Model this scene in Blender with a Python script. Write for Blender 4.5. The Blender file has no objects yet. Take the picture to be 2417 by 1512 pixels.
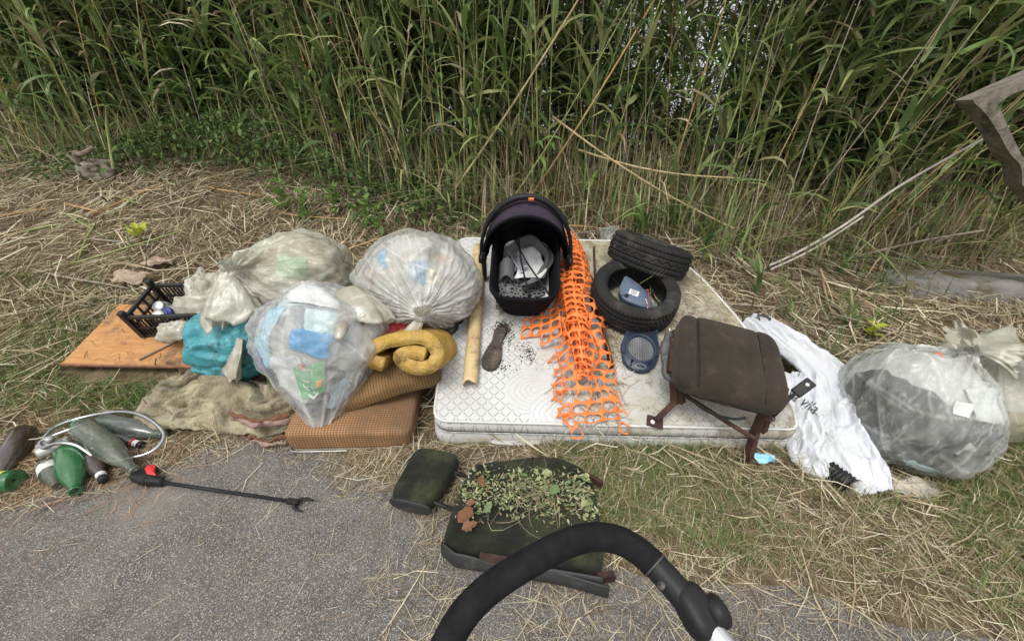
import bpy, bmesh, math, random
import numpy as np
from mathutils import Vector, Matrix, Euler, Quaternion

sc = bpy.context.scene
COL = sc.collection
R = math.radians
rng = np.random.default_rng(7)
random.seed(7)

# ------------------------------------------------------------------ camera, sky, sun, exposure
cam = bpy.data.objects.new('camera', bpy.data.cameras.new('camera'))
COL.objects.link(cam)
cam.location = (0, 0, 1.62)
cam.rotation_euler = (R(90 - 27), 0, 0)
cam.data.sensor_width = 36
cam.data.lens = 36 * 944 / 2417
cam.data.clip_start = 0.02
cam.data.clip_end = 2000
sc.camera = cam

SUN_EL, SUN_AZ = 58, 205          # azimuth measured clockwise from +Y: behind the camera, a little to its left
w = bpy.data.worlds.new('World'); sc.world = w; w.use_nodes = True
nt = w.node_tree
sky = nt.nodes.new('ShaderNodeTexSky'); sky.sky_type = 'NISHITA'; sky.sun_disc = False
sky.sun_elevation = R(SUN_EL); sky.sun_rotation = R(SUN_AZ)
sky.air_density = 1.0; sky.dust_density = 6.0; sky.ozone_density = 1.0
hs = nt.nodes.new('ShaderNodeHueSaturation'); hs.inputs['Saturation'].default_value = 0.18
nt.links.new(sky.outputs[0], hs.inputs['Color'])
ov = nt.nodes.new('ShaderNodeMix'); ov.data_type = 'RGBA'; ov.inputs[0].default_value = .6      # even cloud cover over the sky
nt.links.new(hs.outputs[0], ov.inputs[6]); ov.inputs[7].default_value = (8.6, 8.7, 8.9, 1)
nt.links.new(ov.outputs[2], nt.nodes['Background'].inputs['Color'])
nt.nodes['Background'].inputs['Strength'].default_value = 0.115
sl = bpy.data.lights.new('sun', 'SUN'); sl.energy = 1.5; sl.angle = R(22); sl.color = (1, .965, .91)
so = bpy.data.objects.new('sun', sl); COL.objects.link(so)
d = Vector((math.sin(R(SUN_AZ)) * math.cos(R(SUN_EL)), math.cos(R(SUN_AZ)) * math.cos(R(SUN_EL)), math.sin(R(SUN_EL))))
so.rotation_euler = d.to_track_quat('Z', 'Y').to_euler()
sc.view_settings.view_transform = 'Standard'
sc.view_settings.look = 'None'
sc.view_settings.exposure = 0.42
sc.view_settings.gamma = 1
sc.view_settings.use_curve_mapping = False
sc.cycles.use_denoising = True
sc.cycles.max_bounces = 8
sc.cycles.transparent_max_bounces = 16

# ------------------------------------------------------------------ helpers
def _h(ix, iy, iz, s):
    n = (ix * 374761393 + iy * 668265263 + iz * 2147483647 + s * 1274126177) & 0xffffffff
    n = ((n ^ (n >> 13)) * 1274126177) & 0xffffffff
    n = n ^ (n >> 16)
    return (n & 0xffff) / 32767.5 - 1.0

def vn(p, s=0):
    """value noise in -1..1 for an (n,3) array"""
    p = np.asarray(p, float)
    i = np.floor(p).astype(np.int64); f = p - i
    f = f * f * (3 - 2 * f)
    x, y, z = i[..., 0], i[..., 1], i[..., 2]
    fx, fy, fz = f[..., 0], f[..., 1], f[..., 2]
    def L(a, b, t): return a + (b - a) * t
    c = [[[_h(x + a, y + b, z + e, s) for e in (0, 1)] for b in (0, 1)] for a in (0, 1)]
    return L(L(L(c[0][0][0], c[1][0][0], fx), L(c[0][1][0], c[1][1][0], fx), fy),
             L(L(c[0][0][1], c[1][0][1], fx), L(c[0][1][1], c[1][1][1], fx), fy), fz)

def fbm(p, s=0, o=4, g=.5):
    p = np.asarray(p, float); t = 0; a = 1; n = 0
    for k in range(o):
        t = t + a * vn(p * 2 ** k + 17.3 * k, s + k); n += a; a *= g
    return t / n

def ridge(p, s=0, o=3):
    p = np.asarray(p, float); t = 0; a = 1; n = 0
    for k in range(o):
        t = t + a * (1 - 2 * np.abs(vn(p * 2 ** k + 9.1 * k, s + k))); n += a; a *= .5
    return t / n

def crumple(P, s=0, f=6.0, n=7):
    """straight creases of crushed film, about -1..1"""
    rs = np.random.default_rng(s); t = 0; wt = 0
    wob = .35 * vn(P * f * .45, s)
    for i in range(n):
        d = rs.normal(size=3); d /= np.linalg.norm(d); k = f * rs.uniform(.5, 1.8); a = 1 / k
        t = t + a * (2 * np.abs((P @ d * k + rs.uniform(0, 9) + wob) % 2 - 1) - 1); wt += a
    return t / wt * 1.7

def creases(P, s=0, f=6.0, n=9, w=.06, az=1.0):
    """thin straight crease lines, 0..1, broken up along their length"""
    rs = np.random.default_rng(s + 100); t = np.zeros(len(P)); wob = .3 * vn(P * f * .3, s)
    for i in range(n):
        d = rs.normal(size=3); d[2] *= az; d /= np.linalg.norm(d); k = f * rs.uniform(.4, 1.3)
        tri = np.abs((P @ d * k + rs.uniform(0, 9) + wob) % 2 - 1)
        on = np.clip(vn(P * f * .35 + 7.7 * i, s + i) * 2.2 - .45, 0, 1)
        t = np.maximum(t, np.clip((tri - 1 + w * k) / (w * k + 1e-6), 0, 1) * on)
    return t

def s3(x, y=0, z=0):
    x, y, z = np.broadcast_arrays(x, y, z)
    return np.stack([x, y, z], -1).astype(float)

def mesh(name, V, F, mat=None, parent=None, smooth=True, col=None, loc=None, rot=None):
    me = bpy.data.meshes.new(name)
    V = np.asarray(V, float).reshape(-1, 3)
    if isinstance(F, np.ndarray) and F.ndim == 2:
        n, k = F.shape
        me.vertices.add(len(V)); me.vertices.foreach_set('co', V.ravel())
        me.loops.add(n * k); me.loops.foreach_set('vertex_index', F.astype(np.int32).ravel())
        me.polygons.add(n)
        me.polygons.foreach_set('loop_start', np.arange(0, n * k, k, dtype=np.int32))
        me.polygons.foreach_set('loop_total', np.full(n, k, np.int32))
        me.update(calc_edges=True)
    else:
        me.from_pydata([tuple(v) for v in V], [], [tuple(int(i) for i in f) for f in F])
    if smooth:
        me.polygons.foreach_set('use_smooth', np.ones(len(me.polygons), bool))
    if col is not None:
        a = me.color_attributes.new('Col', 'FLOAT_COLOR', 'POINT')
        c = np.ones((len(V), 4)); c[:, :3] = col
        a.data.foreach_set('color', c.ravel())
    if mat is not None:
        me.materials.append(mat)
    o = bpy.data.objects.new(name, me); COL.objects.link(o)
    if parent is not None: o.parent = parent
    if loc is not None: o.location = loc
    if rot is not None: o.rotation_euler = rot
    return o

def tag(o, label=None, cat=None, group=None, kind=None):
    if label: o['label'] = label
    if cat: o['category'] = cat
    if group: o['group'] = group
    if kind: o['kind'] = kind
    return o

def thing(name, label, cat, loc=(0, 0, 0), rot=(0, 0, 0), group=None, M=None):
    o = bpy.data.objects.new(name, None); COL.objects.link(o)
    o.empty_display_size = .05
    if M is not None: o.matrix_world = M
    else:
        o.location = loc; o.rotation_euler = rot
    return tag(o, label, cat, group)

def grid_faces(nu, nv, cu=False, cv=False, off=0):
    """faces of a grid with nu x nv vertices (index u*nv+v)"""
    iu = np.arange(nu if cu else nu - 1); iv = np.arange(nv if cv else nv - 1)
    a, b = np.meshgrid(iu, iv, indexing='ij')
    a2, b2 = (a + 1) % nu, (b + 1) % nv
    return np.stack([a * nv + b, a2 * nv + b, a2 * nv + b2, a * nv + b2], -1).reshape(-1, 4) + off

def sheet(name, nu, nv, fn, mat, parent=None, thick=0, cu=False, cv=False, smooth=True, sub=0, col=None, fold=False):
    u = np.arange(nu) / (nu if cu else nu - 1); v = np.arange(nv) / (nv if cv else nv - 1)
    U, Vv = np.meshgrid(u, v, indexing='ij')
    P = fn(U.ravel(), Vv.ravel())
    if fold:      # where film lies doubled it is milkier
        f_ = np.clip(.22 + .25 * crumple(P, 3, 22, 6) + .9 * creases(P, 5, 26, 9, .012), 0, 1); col = np.repeat(f_[:, None], 3, 1)
    o = mesh(name, P, grid_faces(nu, nv, cu, cv), mat, parent, smooth, col)
    if thick:
        m = o.modifiers.new('s', 'SOLIDIFY'); m.thickness = thick; m.offset = 0
    if sub:
        m = o.modifiers.new('b', 'SUBSURF'); m.levels = m.render_levels = sub
    return o

def tube_arr(path, rad, n=8, cap=True, flat=1.0):
    path = np.asarray(path, float); k = len(path)
    rad = np.broadcast_to(np.asarray(rad, float), (k,))
    T = np.gradient(path, axis=0); T /= np.linalg.norm(T, axis=1)[:, None] + 1e-12
    up = np.array([0, 0, 1.]) if abs(T[0][2]) < .9 else np.array([1., 0, 0])
    A = np.cross(T[0], up); A /= np.linalg.norm(A)
    V = []
    for i in range(k):
        A = A - T[i] * np.dot(A, T[i]); A /= np.linalg.norm(A) + 1e-12
        B = np.cross(T[i], A)
        t = np.arange(n) * 2 * math.pi / n
        V.append(path[i] + rad[i] * (np.cos(t)[:, None] * A + flat * np.sin(t)[:, None] * B))
    V = np.concatenate(V)
    F = [tuple(f) for f in grid_faces(k, n, cv=True)]
    if cap:
        F.append(tuple(range(n))[::-1]); F.append(tuple((k - 1) * n + i for i in range(n)))
    return V, F

def tube(name, path, rad, mat, parent=None, n=8, cap=True, flat=1.0, smooth=True):
    V, F = tube_arr(path, rad, n, cap, flat)
    return mesh(name, V, F, mat, parent, smooth)

def spline(pts, k=8, closed=False):
    """Catmull-Rom through pts"""
    p = np.asarray(pts, float); n = len(p); out = []
    for i in range(n if closed else n - 1):
        if closed: a, b, c, e = p[(i - 1) % n], p[i], p[(i + 1) % n], p[(i + 2) % n]
        else: a, b, c, e = p[max(i - 1, 0)], p[i], p[i + 1], p[min(i + 2, n - 1)]
        for t in np.arange(k) / k:
            out.append(.5 * ((2 * b) + (-a + c) * t + (2 * a - 5 * b + 4 * c - e) * t * t + (-a + 3 * b - 3 * c + e) * t ** 3))
    if not closed: out.append(p[-1])
    return np.array(out)

def lathe_arr(prof, n=32, cap=False):
    prof = np.asarray(prof, float); t = np.arange(n) * 2 * math.pi / n
    V = np.stack([prof[:, 0, None] * np.cos(t), prof[:, 0, None] * np.sin(t), np.repeat(prof[:, 1, None], n, 1)], -1).reshape(-1, 3)
    return V, grid_faces(len(prof), n, cv=True)

def lathe(name, prof, mat, parent=None, n=32, smooth=True, fn=None):
    V, F = lathe_arr(prof, n)
    if fn: V = fn(V)
    return mesh(name, V, F, mat, parent, smooth)

def box_bm(bm, c, s, M=None):
    r = bmesh.ops.create_cube(bm, size=1)
    for v in r['verts']:
        v.co = Vector((v.co.x * s[0] + c[0], v.co.y * s[1] + c[1], v.co.z * s[2] + c[2]))
        if M is not None: v.co = M @ v.co
    return r['verts']

def bm_obj(name, bm, mat, parent=None, bevel=0, seg=2, smooth=False):
    if bevel:
        bmesh.ops.bevel(bm, geom=list(bm.edges), offset=bevel, segments=seg, affect='EDGES', profile=.6)
    me = bpy.data.meshes.new(name); bm.to_mesh(me); bm.free()
    if smooth: me.polygons.foreach_set('use_smooth', np.ones(len(me.polygons), bool))
    if mat: me.materials.append(mat)
    o = bpy.data.objects.new(name, me); COL.objects.link(o)
    if parent is not None: o.parent = parent
    return o

def rbox(name, c, s, mat, parent=None, bevel=.005, seg=2, M=None, smooth=False):
    bm = bmesh.new(); box_bm(bm, c, s, M)
    return bm_obj(name, bm, mat, parent, bevel, seg, smooth)

def superell(name, a, b, c, e1, e2, mat, parent=None, nu=72, nv=40, fn=None, loc=None, rot=None):
    """superellipsoid: e small = boxy. e1 vertical, e2 horizontal"""
    def pw(x, e): return np.sign(x) * np.abs(x) ** e
    u = np.linspace(-math.pi / 2, math.pi / 2, nv); v = np.arange(nu) * 2 * math.pi / nu
    # spread samples evenly round boxy corners
    v = v - (1 - e2) * .25 * np.sin(4 * v); u = u - (1 - e1) * .2 * np.sin(4 * u)
    Uu, Vv = np.meshgrid(u, v, indexing='ij')
    P = np.stack([a * pw(np.cos(Uu), e1) * pw(np.cos(Vv), e2), b * pw(np.cos(Uu), e1) * pw(np.sin(Vv), e2), c * pw(np.sin(Uu), e1)], -1).reshape(-1, 3)
    if fn: P = fn(P)
    return mesh(name, P, grid_faces(nv, nu, cv=True), mat, parent, True, None, loc, rot)

def frame(o, x, y):
    """matrix from origin, x axis and approximate y axis"""
    x = Vector(x).normalized(); z = x.cross(Vector(y)).normalized(); y = z.cross(x)
    M = Matrix((x, y, z)).transposed().to_4x4(); M.translation = Vector(o)
    return M

# ------------------------------------------------------------------ materials
def mat(name, c1, c2=None, sc_=6, rough=.6, bump=0, bs=80, metal=0, spec=.35, grime=None, gs=3, gt=(.5, .68), gmax=.85,
        vcol=False, transl=0, trans=0, coat=0, sheen=0, fn=None, stretch=(1, 1, 1), bdist=.004, tw=.4):
    m = bpy.data.materials.new(name); m.use_nodes = True
    nt = m.node_tree; N = nt.nodes; L = nt.links
    b = N['Principled BSDF']; out = N['Material Output']
    b.inputs['Roughness'].default_value = rough
    b.inputs['Metallic'].default_value = metal
    b.inputs['Specular IOR Level'].default_value = spec
    if coat: b.inputs['Coat Weight'].default_value = coat
    if sheen: b.inputs['Sheen Weight'].default_value = sheen
    tc = N.new('ShaderNodeTexCoord')
    mp = N.new('ShaderNodeMapping'); mp.inputs['Scale'].default_value = stretch
    L.new(tc.outputs['Object'], mp.inputs[0]); co = mp.outputs[0]
    def noise(s, det=5, rg=.6):
        n = N.new('ShaderNodeTexNoise'); n.inputs['Scale'].default_value = s; n.inputs['Detail'].default_value = det
        n.inputs['Roughness'].default_value = rg; L.new(co, n.inputs['Vector']); return n
    def mix(fac, a, bb, blend='MIX'):
        x = N.new('ShaderNodeMix'); x.data_type = 'RGBA'; x.blend_type = blend
        for i, s in ((0, fac), (6, a), (7, bb)):
            if isinstance(s, (int, float)): x.inputs[i].default_value = s
            elif isinstance(s, tuple): x.inputs[i].default_value = (*s, 1) if len(s) == 3 else s
            else: L.new(s, x.inputs[i])
        return x.outputs[2]
    def ramp(fac, lo, hi):
        r = N.new('ShaderNodeMapRange'); r.inputs['From Min'].default_value = lo; r.inputs['From Max'].default_value = hi
        r.interpolation_type = 'SMOOTHSTEP'
        L.new(fac, r.inputs[0]); return r.outputs[0]
    h = dict(nt=nt, N=N, L=L, co=co, tc=tc, noise=noise, mix=mix, ramp=ramp, b=b)
    c = c1
    if c2 is not None:
        c = mix(ramp(noise(sc_).outputs[0], .32, .68), c1, c2)
    if vcol:
        a = N.new('ShaderNodeAttribute'); a.attribute_name = 'Col'
        c = mix(1.0, c, a.outputs['Color'], 'MULTIPLY') if c2 is not None or c1 != (1, 1, 1) else a.outputs['Color']
    if fn:
        c = fn(c, h)
    if grime is not None:
        f = ramp(noise(gs, 8, .68).outputs[0], *gt)
        mm = N.new('ShaderNodeMath'); mm.operation = 'MULTIPLY'; L.new(f, mm.inputs[0]); mm.inputs[1].default_value = gmax
        c = mix(mm.outputs[0], c, grime)
    if isinstance(c, tuple): b.inputs['Base Color'].default_value = (*c, 1)
    else: L.new(c, b.inputs['Base Color'])
    if bump:
        bp = N.new('ShaderNodeBump'); bp.inputs['Strength'].default_value = bump; bp.inputs['Distance'].default_value = bdist
        L.new(noise(bs, 4).outputs[0], bp.inputs['Height']); L.new(bp.outputs[0], b.inputs['Normal'])
    sh = b.outputs[0]
    if transl:
        t = N.new('ShaderNodeBsdfTranslucent')
        if isinstance(c, tuple): t.inputs[0].default_value = (*c, 1)
        else: L.new(c, t.inputs[0])
        x = N.new('ShaderNodeMixShader'); x.inputs[0].default_value = transl
        L.new(sh, x.inputs[1]); L.new(t.outputs[0], x.inputs[2]); sh = x.outputs[0]
    if trans:
        t = N.new('ShaderNodeBsdfTransparent'); t.inputs[0].default_value = (.95, .96, .95, 1)
        x = N.new('ShaderNodeMixShader')
        # folds and smears make the film milkier in places
        f = N.new('ShaderNodeMapRange'); f.inputs['To Min'].default_value = trans; f.inputs['To Max'].default_value = trans * tw
        f.inputs['From Min'].default_value = .35; f.inputs['From Max'].default_value = .7
        L.new(noise(5, 6).outputs[0], f.inputs[0]); L.new(f.outputs[0], x.inputs[0])
        L.new(sh, x.inputs[1]); L.new(t.outputs[0], x.inputs[2]); sh = x.outputs[0]
    L.new(sh, out.inputs[0])
    return m
# ------------------------------------------------------------------ ground
EX = np.array([-9, -2.4, -1.85, -1.45, -.93, -.58, -.31, 0, .93, 1.56, 2.3, 5, 9])
EY = np.array([1.1, 1.27, 1.48, 1.70, 1.56, 1.36, 1.2, 1.12, .93, .80, .56, .2, -.3])
def edge_y(x): return np.interp(x, EX, EY)

def prof(s):
    s = np.maximum(s, 0)
    soft = s * s / (s + .12)
    return np.where(soft < 1.5, .38 * soft, .57 + .29 * (soft - 1.5))

def zt(x, y, fine=True):
    x = np.asarray(x, float); y = np.asarray(y, float)
    e = edge_y(x)
    y0 = np.interp(x, [-3, -1.6, -1.0, -.4, 1.5, 2.2, 4], [1.88, 1.92, 1.80, 1.80, 1.80, 1.75, 1.75])
    A = np.interp(x, [1.4, 2.4], [1, .50])
    z = A * prof(np.minimum(y, 6.2) - y0)
    z = z - np.clip((y - 6.5) / 10, 0, 1) ** 1.3 * 2.6          # the land falls away to the water behind the reeds
    lip = np.clip((y - e) / .25, -1, 1)
    z = z + np.where(lip > 0, .018 * lip, .05 * lip)
    if fine:
        k = np.clip((y - e) / .4, 0, 1)
        z = z + k * (.018 * fbm(s3(x * 3, y * 3, 0), 3) + .008 * vn(s3(x * 14, y * 14, 0), 5))
        z = z + .012 * vn(s3(x * 5, y * 5, 1), 8) * np.clip(1 - np.abs(y - e) / .3, 0, 1)
    return z

def ground_z(x, y):
    return np.maximum(zt(x, y), np.where(np.asarray(y) < 1.9, 0.0, -9))

m_soil = mat('soil', (.085, .062, .038), (.16, .125, .075), 9, .95, .8, 60, spec=.1, bdist=.01)
gx = np.concatenate([np.linspace(-60, -7, 24)[:-1], np.linspace(-7, 7, 181), np.linspace(7, 60, 24)[1:]])
gy = np.concatenate([np.linspace(-.4, 6, 121), np.linspace(6, 22, 41)[1:]])
GX, GY = np.meshgrid(gx, gy, indexing='ij')
tag(mesh('bank', s3(GX.ravel(), GY.ravel(), zt(GX.ravel(), GY.ravel())), grid_faces(len(gx), len(gy)), m_soil), kind='structure')

def asphalt_fn(c, h):
    N, L, mix, noise, ramp = h['N'], h['L'], h['mix'], h['noise'], h['ramp']
    def vor(s, feat='F1'):
        v = N.new('ShaderNodeTexVoronoi'); v.inputs['Scale'].default_value = s; v.feature = feat
        L.new(h['co'], v.inputs['Vector']); return v
    base = mix(ramp(noise(5, 6).outputs[0], .35, .65), (.125, .117, .108), (.20, .188, .172))
    base = mix(ramp(noise(260, 2).outputs[0], .3, .7), base, (.05, .047, .044))
    for s, lo, hi, cc in ((185, .28, .50, (.40, .375, .33)), (120, .20, .36, (.54, .51, .46)), (300, .30, .55, (.27, .25, .22))):
        v = vor(s)
        pick = N.new('ShaderNodeSeparateColor'); L.new(v.outputs['Color'], pick.inputs[0])
        on = N.new('ShaderNodeMath'); on.operation = 'GREATER_THAN'; on.inputs[1].default_value = .55 if s != 120 else .76
        L.new(pick.outputs[0], on.inputs[0])
        f = N.new('ShaderNodeMapRange'); f.inputs['From Min'].default_value = lo; f.inputs['From Max'].default_value = hi
        f.inputs['To Min'].default_value = 1; f.inputs['To Max'].default_value = 0
        L.new(v.outputs['Distance'], f.inputs[0])
        mm = N.new('ShaderNodeMath'); mm.operation = 'MULTIPLY'; L.new(f.outputs[0], mm.inputs[0]); L.new(on.outputs[0], mm.inputs[1])
        base = mix(mm.outputs[0], base, mix(pick.outputs[1], cc, tuple(t * .6 for t in cc)))
    # damp and dusty patches
    base = mix(ramp(noise(1.3, 7, .7).outputs[0], .52, .76), base, (.23, .20, .165))
    return base
m_asph = mat('asphalt', (.1, .1, .1), None, rough=.85, bump=.7, bs=190, spec=.25, fn=asphalt_fn, bdist=.003)
ax = np.linspace(-30, 30, 241); ay = np.concatenate([np.linspace(-14, -.5, 20)[:-1], np.linspace(-.5, 1.9, 49)])
AX, AY = np.meshgrid(ax, ay, indexing='ij')
tag(mesh('asphalt_path', s3(AX.ravel(), AY.ravel(), .004 * vn(s3(AX.ravel() * 2, AY.ravel() * 2), 2)), grid_faces(len(ax), len(ay)), m_asph), kind='structure')
m_water = mat('water', (.03, .04, .035), None, rough=.08, bump=.1, bs=6, spec=.5)
tag(mesh('water', [(-900, 18, -1.4), (900, 18, -1.4), (900, 1500, -1.4), (-900, 1500, -1.4)], [(0, 1, 2, 3)], m_water), kind='structure')

# ------------------------------------------------------------------ ribbons: straw, grass, leaves
m_straw = mat('dry_straw', (1, 1, 1), None, rough=.75, vcol=True, spec=.2, transl=.15)
m_green = mat('green_blade', (1, 1, 1), None, rough=.5, vcol=True, spec=.35, transl=.28)
m_reed_leaf = mat('reed_leaf', (1, 1, 1), (.75, .8, .72), 3, rough=.42, vcol=True, spec=.4, transl=.3)

def ribbons(P, Wd, S):
    """P (n,k,3) centre lines, Wd (n,k) half widths, S (n,k,3) or (n,1,3) side vectors -> V, F (quads)"""
    n, k, _ = P.shape
    a = P - S * Wd[..., None]; b = P + S * Wd[..., None]
    V = np.stack([a, b], 2).reshape(-1, 3)
    base = (np.arange(n) * 2 * k)[:, None] + (np.arange(k - 1) * 2)[None]
    F = np.stack([base, base + 1, base + 3, base + 2], -1).reshape(-1, 4)
    return V, F

def lying(n, xs, ys, lmin, lmax, wmin, wmax, lift, tilt=.12, ang=None, k=3, curl=.15, zf=ground_z):
    L = rng.uniform(lmin, lmax, n) ** 1.0
    a = rng.uniform(0, 2 * math.pi, n) if ang is None else ang
    D = np.stack([np.cos(a), np.sin(a)], -1)
    t = np.linspace(-.5, .5, k)
    cx = xs[:, None] + D[:, 0, None] * L[:, None] * t
    cy = ys[:, None] + D[:, 1, None] * L[:, None] * t
    bend = rng.normal(0, curl, n)[:, None] * L[:, None] * (t ** 2 * 4 - .5)[None] * .5
    cx = cx - D[:, 1, None] * bend; cy = cy + D[:, 0, None] * bend
    g = zf(cx.ravel(), cy.ravel()).reshape(n, k)
    g0 = zf(xs, ys)
    z = np.maximum(g, g0[:, None] - .03 + 0 * g) + rng.uniform(.002, 1, n)[:, None] * lift + rng.normal(0, tilt, n)[:, None] * L[:, None] * t
    z = np.maximum(z, g + .002) + np.abs(rng.normal(0, .05, n))[:, None] * L[:, None] * (.25 - t ** 2)
    P = np.stack([cx, cy, z], -1)
    roll = rng.normal(0, .5, n)
    S = np.stack([-D[:, 1] * np.cos(roll), D[:, 0] * np.cos(roll), np.sin(roll)], -1)[:, None, :]
    Wd = rng.uniform(wmin, wmax, n)[:, None] * np.interp(t, [-.5, -.3, .3, .5], [.6, 1, 1, .45])[None] * .5
    return ribbons(P, Wd, S) + (k,)

def pick_cols(n, pal, var=.18):
    pal = np.array(pal); c = pal[rng.integers(0, len(pal), n)]
    return c * (1 + rng.normal(0, var, (n, 1))).clip(.5, 1.5)

STRAW = [(.47, .40, .27), (.55, .49, .35), (.38, .30, .19), (.27, .20, .125), (.62, .56, .43), (.18, .13, .085), (.47, .41, .29), (.13, .092, .06), (.40, .36, .22), (.33, .25, .16)]
DARKS = [(.16, .11, .07), (.22, .16, .10), (.28, .21, .13), (.34, .27, .17)]
GRASS = [(.085, .16, .04), (.11, .185, .05), (.14, .21, .06), (.18, .23, .075), (.25, .26, .10), (.34, .31, .16)]

def build_stuff(name, batches, m, label, cat):
    Vs, Fs, Cs, off = [], [], [], 0
    for (V, F, k), c in batches:
        Vs.append(V); Fs.append(F + off); Cs.append(np.repeat(c, 2 * k, 0)); off += len(V)
    o = mesh(name, np.concatenate(Vs), np.concatenate(Fs), m, col=np.concatenate(Cs), smooth=False)
    return tag(o, label, cat, kind='stuff')

def scatter(n, x0, x1, y0, y1, keep):
    xs = rng.uniform(x0, x1, n * 4); ys = rng.uniform(y0, y1, n * 4)
    k = rng.random(n * 4) < keep(xs, ys)
    return xs[k][:n], ys[k][:n]

def clump(x, y, s=2.2, seed=21):
    return .5 + .5 * fbm(s3(x * s, y * s, 0), seed, 3)

def front_of_reeds(x):          # where the standing reeds begin
    return np.interp(x, [-8, -3.4, -2.2, -1.2, .2, 1.5, 3, 8], [5.6, 5.3, 4.9, 4.35, 3.95, 3.75, 3.8, 4.0])

MX0, MX1 = -.42, 1.50            # mattress footprint
def on_mattress(x, y): return (x > MX0) & (x < MX1) & (y > 1.66) & (y < 3.2)

def on_board(x, y): return (x > -2.95) & (x < -1.4) & (y > 2.12) & (y < 2.78)
B = []
# thick mat of cut reed on the bank
def k1(x, y):
    e = edge_y(x)
    return np.where(on_mattress(x, y) | on_board(x, y), .03, 1) * np.clip((y - e - .10) / .45, 0, 1) ** 1.5 * np.where(y < front_of_reeds(x) + 1.2, 1, .25)
for n, l0, l1, w0, w1, lift, tl, pal in ((16000, .05, .22, .003, .008, .035, .12, DARKS + STRAW), (34000, .05, .24, .0025, .007, .07, .16, STRAW + DARKS[1:]),
                                       (5500, .15, .45, .005, .011, .085, .14, STRAW), (700, .25, .65, .009, .018, .095, .10, STRAW[:5])):
    xs, ys = scatter(n, -7.5, 6.5, 1.0 if w1 < .008 else 2.2, 6.3, k1)
    flow = 2.2 * math.pi * fbm(s3(xs * .55, ys * .55, 3), 77, 2) + rng.normal(0, .75, len(xs))      # matted in swathes, as it was cut
    B.append((lying(len(xs), xs, ys, l0, l1, w0, w1, lift, tl, ang=flow), pick_cols(len(xs), pal) * (.84 + .5 * clump(xs, ys, 2.4, 88))[:, None]))
# looser straw on the verge and blown over the asphalt
def k2(x, y):
    e = edge_y(x); dd = e - y
    near = np.clip(1 - dd / .12, 0, 1) * (dd > -.6)
    patch = (clump(x, y, 2.6, 31) > .47) * np.clip(1 - dd / .62, 0, 1) * ((x > -1.35) & (x < 1.9)) * np.where((x > -1.0) & (x < .3), 1.6, .9)
    return np.maximum(near * .7, patch * .45) + .012
for n, l0, l1, w0, w1, pal in ((15000, .02, .10, .0012, .0032, STRAW), (3400, .08, .24, .0018, .0045, STRAW), (210, .2, .45, .003, .006, STRAW[:5])):
    xs, ys = scatter(n, -3.2, 3.4, .15, 1.75, k2)
    B.append((lying(len(xs), xs, ys, l0, l1, w0, w1, .012, .03), pick_cols(len(xs), pal)))
# reddish pine needles round the bottles
def k3(x, y): return (clump(x, y, 3, 41) > .42) * np.exp(-((x + 2.5) / .6) ** 2 - ((y - 1.6) / .28) ** 2)
xs, ys = scatter(2200, -4, -1.5, 1.05, 2.2, k3)
B.append((lying(len(xs), xs, ys, .06, .2, .0012, .003, .02, .06), pick_cols(len(xs), [(.30, .15, .08), (.36, .2, .10), (.24, .12, .07), (.45, .30, .17)])))
build_stuff('cut_reed_litter', B, m_straw, 'mat of pale cut reed stalks and dry straw covering the bank', 'straw')

# upright blades: grass
def blades(n, xs, ys, h0, h1, w0, w1, lean=.5, k=3, zf=ground_z, zoff=-.005):
    Hh = rng.uniform(h0, h1, n); a = rng.uniform(0, 2 * math.pi, n); ln = np.abs(rng.normal(0, lean, n))
    D = np.stack([np.cos(a), np.sin(a), 0 * a], -1)
    t = np.linspace(0, 1, k)
    base = np.stack([xs, ys, zf(xs, ys) + zoff], -1)
    P = base[:, None, :] + D[:, None, :] * (Hh * ln)[:, None, None] * (t ** 1.7)[None, :, None]
    P[..., 2] += Hh[:, None] * (t[None] - .45 * np.minimum(ln, 1.4)[:, None] * t[None] ** 2.4)
    S = np.stack([-D[:, 1], D[:, 0], 0 * a], -1)[:, None, :]
    Wd = rng.uniform(w0, w1, n)[:, None] * np.interp(t, [0, .5, 1], [.7, 1, .1])[None] * .5
    return ribbons(P, Wd, S) + (k,)

G = []
def g1(x, y):       # verge in front of and beside the mattress
    e = edge_y(x)
    return np.clip((y - e - .02) / .12, 0, 1) * np.clip(clump(x, y, 2.2, 51) * 3.4 - 1.05, .10, 1) * ~on_mattress(x, y)
xs, ys = scatter(34000, .1, 3.6, .35, 1.85, g1)
G.append((blades(len(xs), xs, ys, .02, .08, .0015, .0034, .8), pick_cols(len(xs), GRASS[1:] + [(.40, .36, .2), (.3, .3, .12)])))
xs, ys = scatter(2500, .1, 3.4, .5, 1.75, g1)
G.append((blades(len(xs), xs, ys, .05, .14, .002, .004, .9), pick_cols(len(xs), GRASS + STRAW[:3])))
def g2(x, y):       # round the board
    return np.exp(-((x + 2.75) / .55) ** 2 - ((y - 2.35) / .3) ** 2) + .9 * np.exp(-((x + 2.2) / .5) ** 2 - ((y - 1.98) / .13) ** 2) + .35 * np.exp(-((x + 3.6) / .8) ** 2 - ((y - 2.3) / .4) ** 2) + .3 * np.exp(-((x + 4.2) / .9) ** 2 - ((y - 3.0) / .2) ** 2)
xs, ys = scatter(7500, -5.5, -1.4, 1.6, 3.4, lambda x, y: g2(x, y) * ~on_board(x, y))
G.append((blades(len(xs), xs, ys, .05, .15, .003, .007, 1.2), pick_cols(len(xs), GRASS[:5])))
def g3(x, y):       # tufts between the mattress and the kerb stone, and on the bank
    return np.clip(clump(x, y, 1.8, 61) * 4 - 2.0, .0, 1) * ~on_mattress(x, y) * np.where(x > 1.5, 1, .16) * (y > edge_y(x) + .5)
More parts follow.
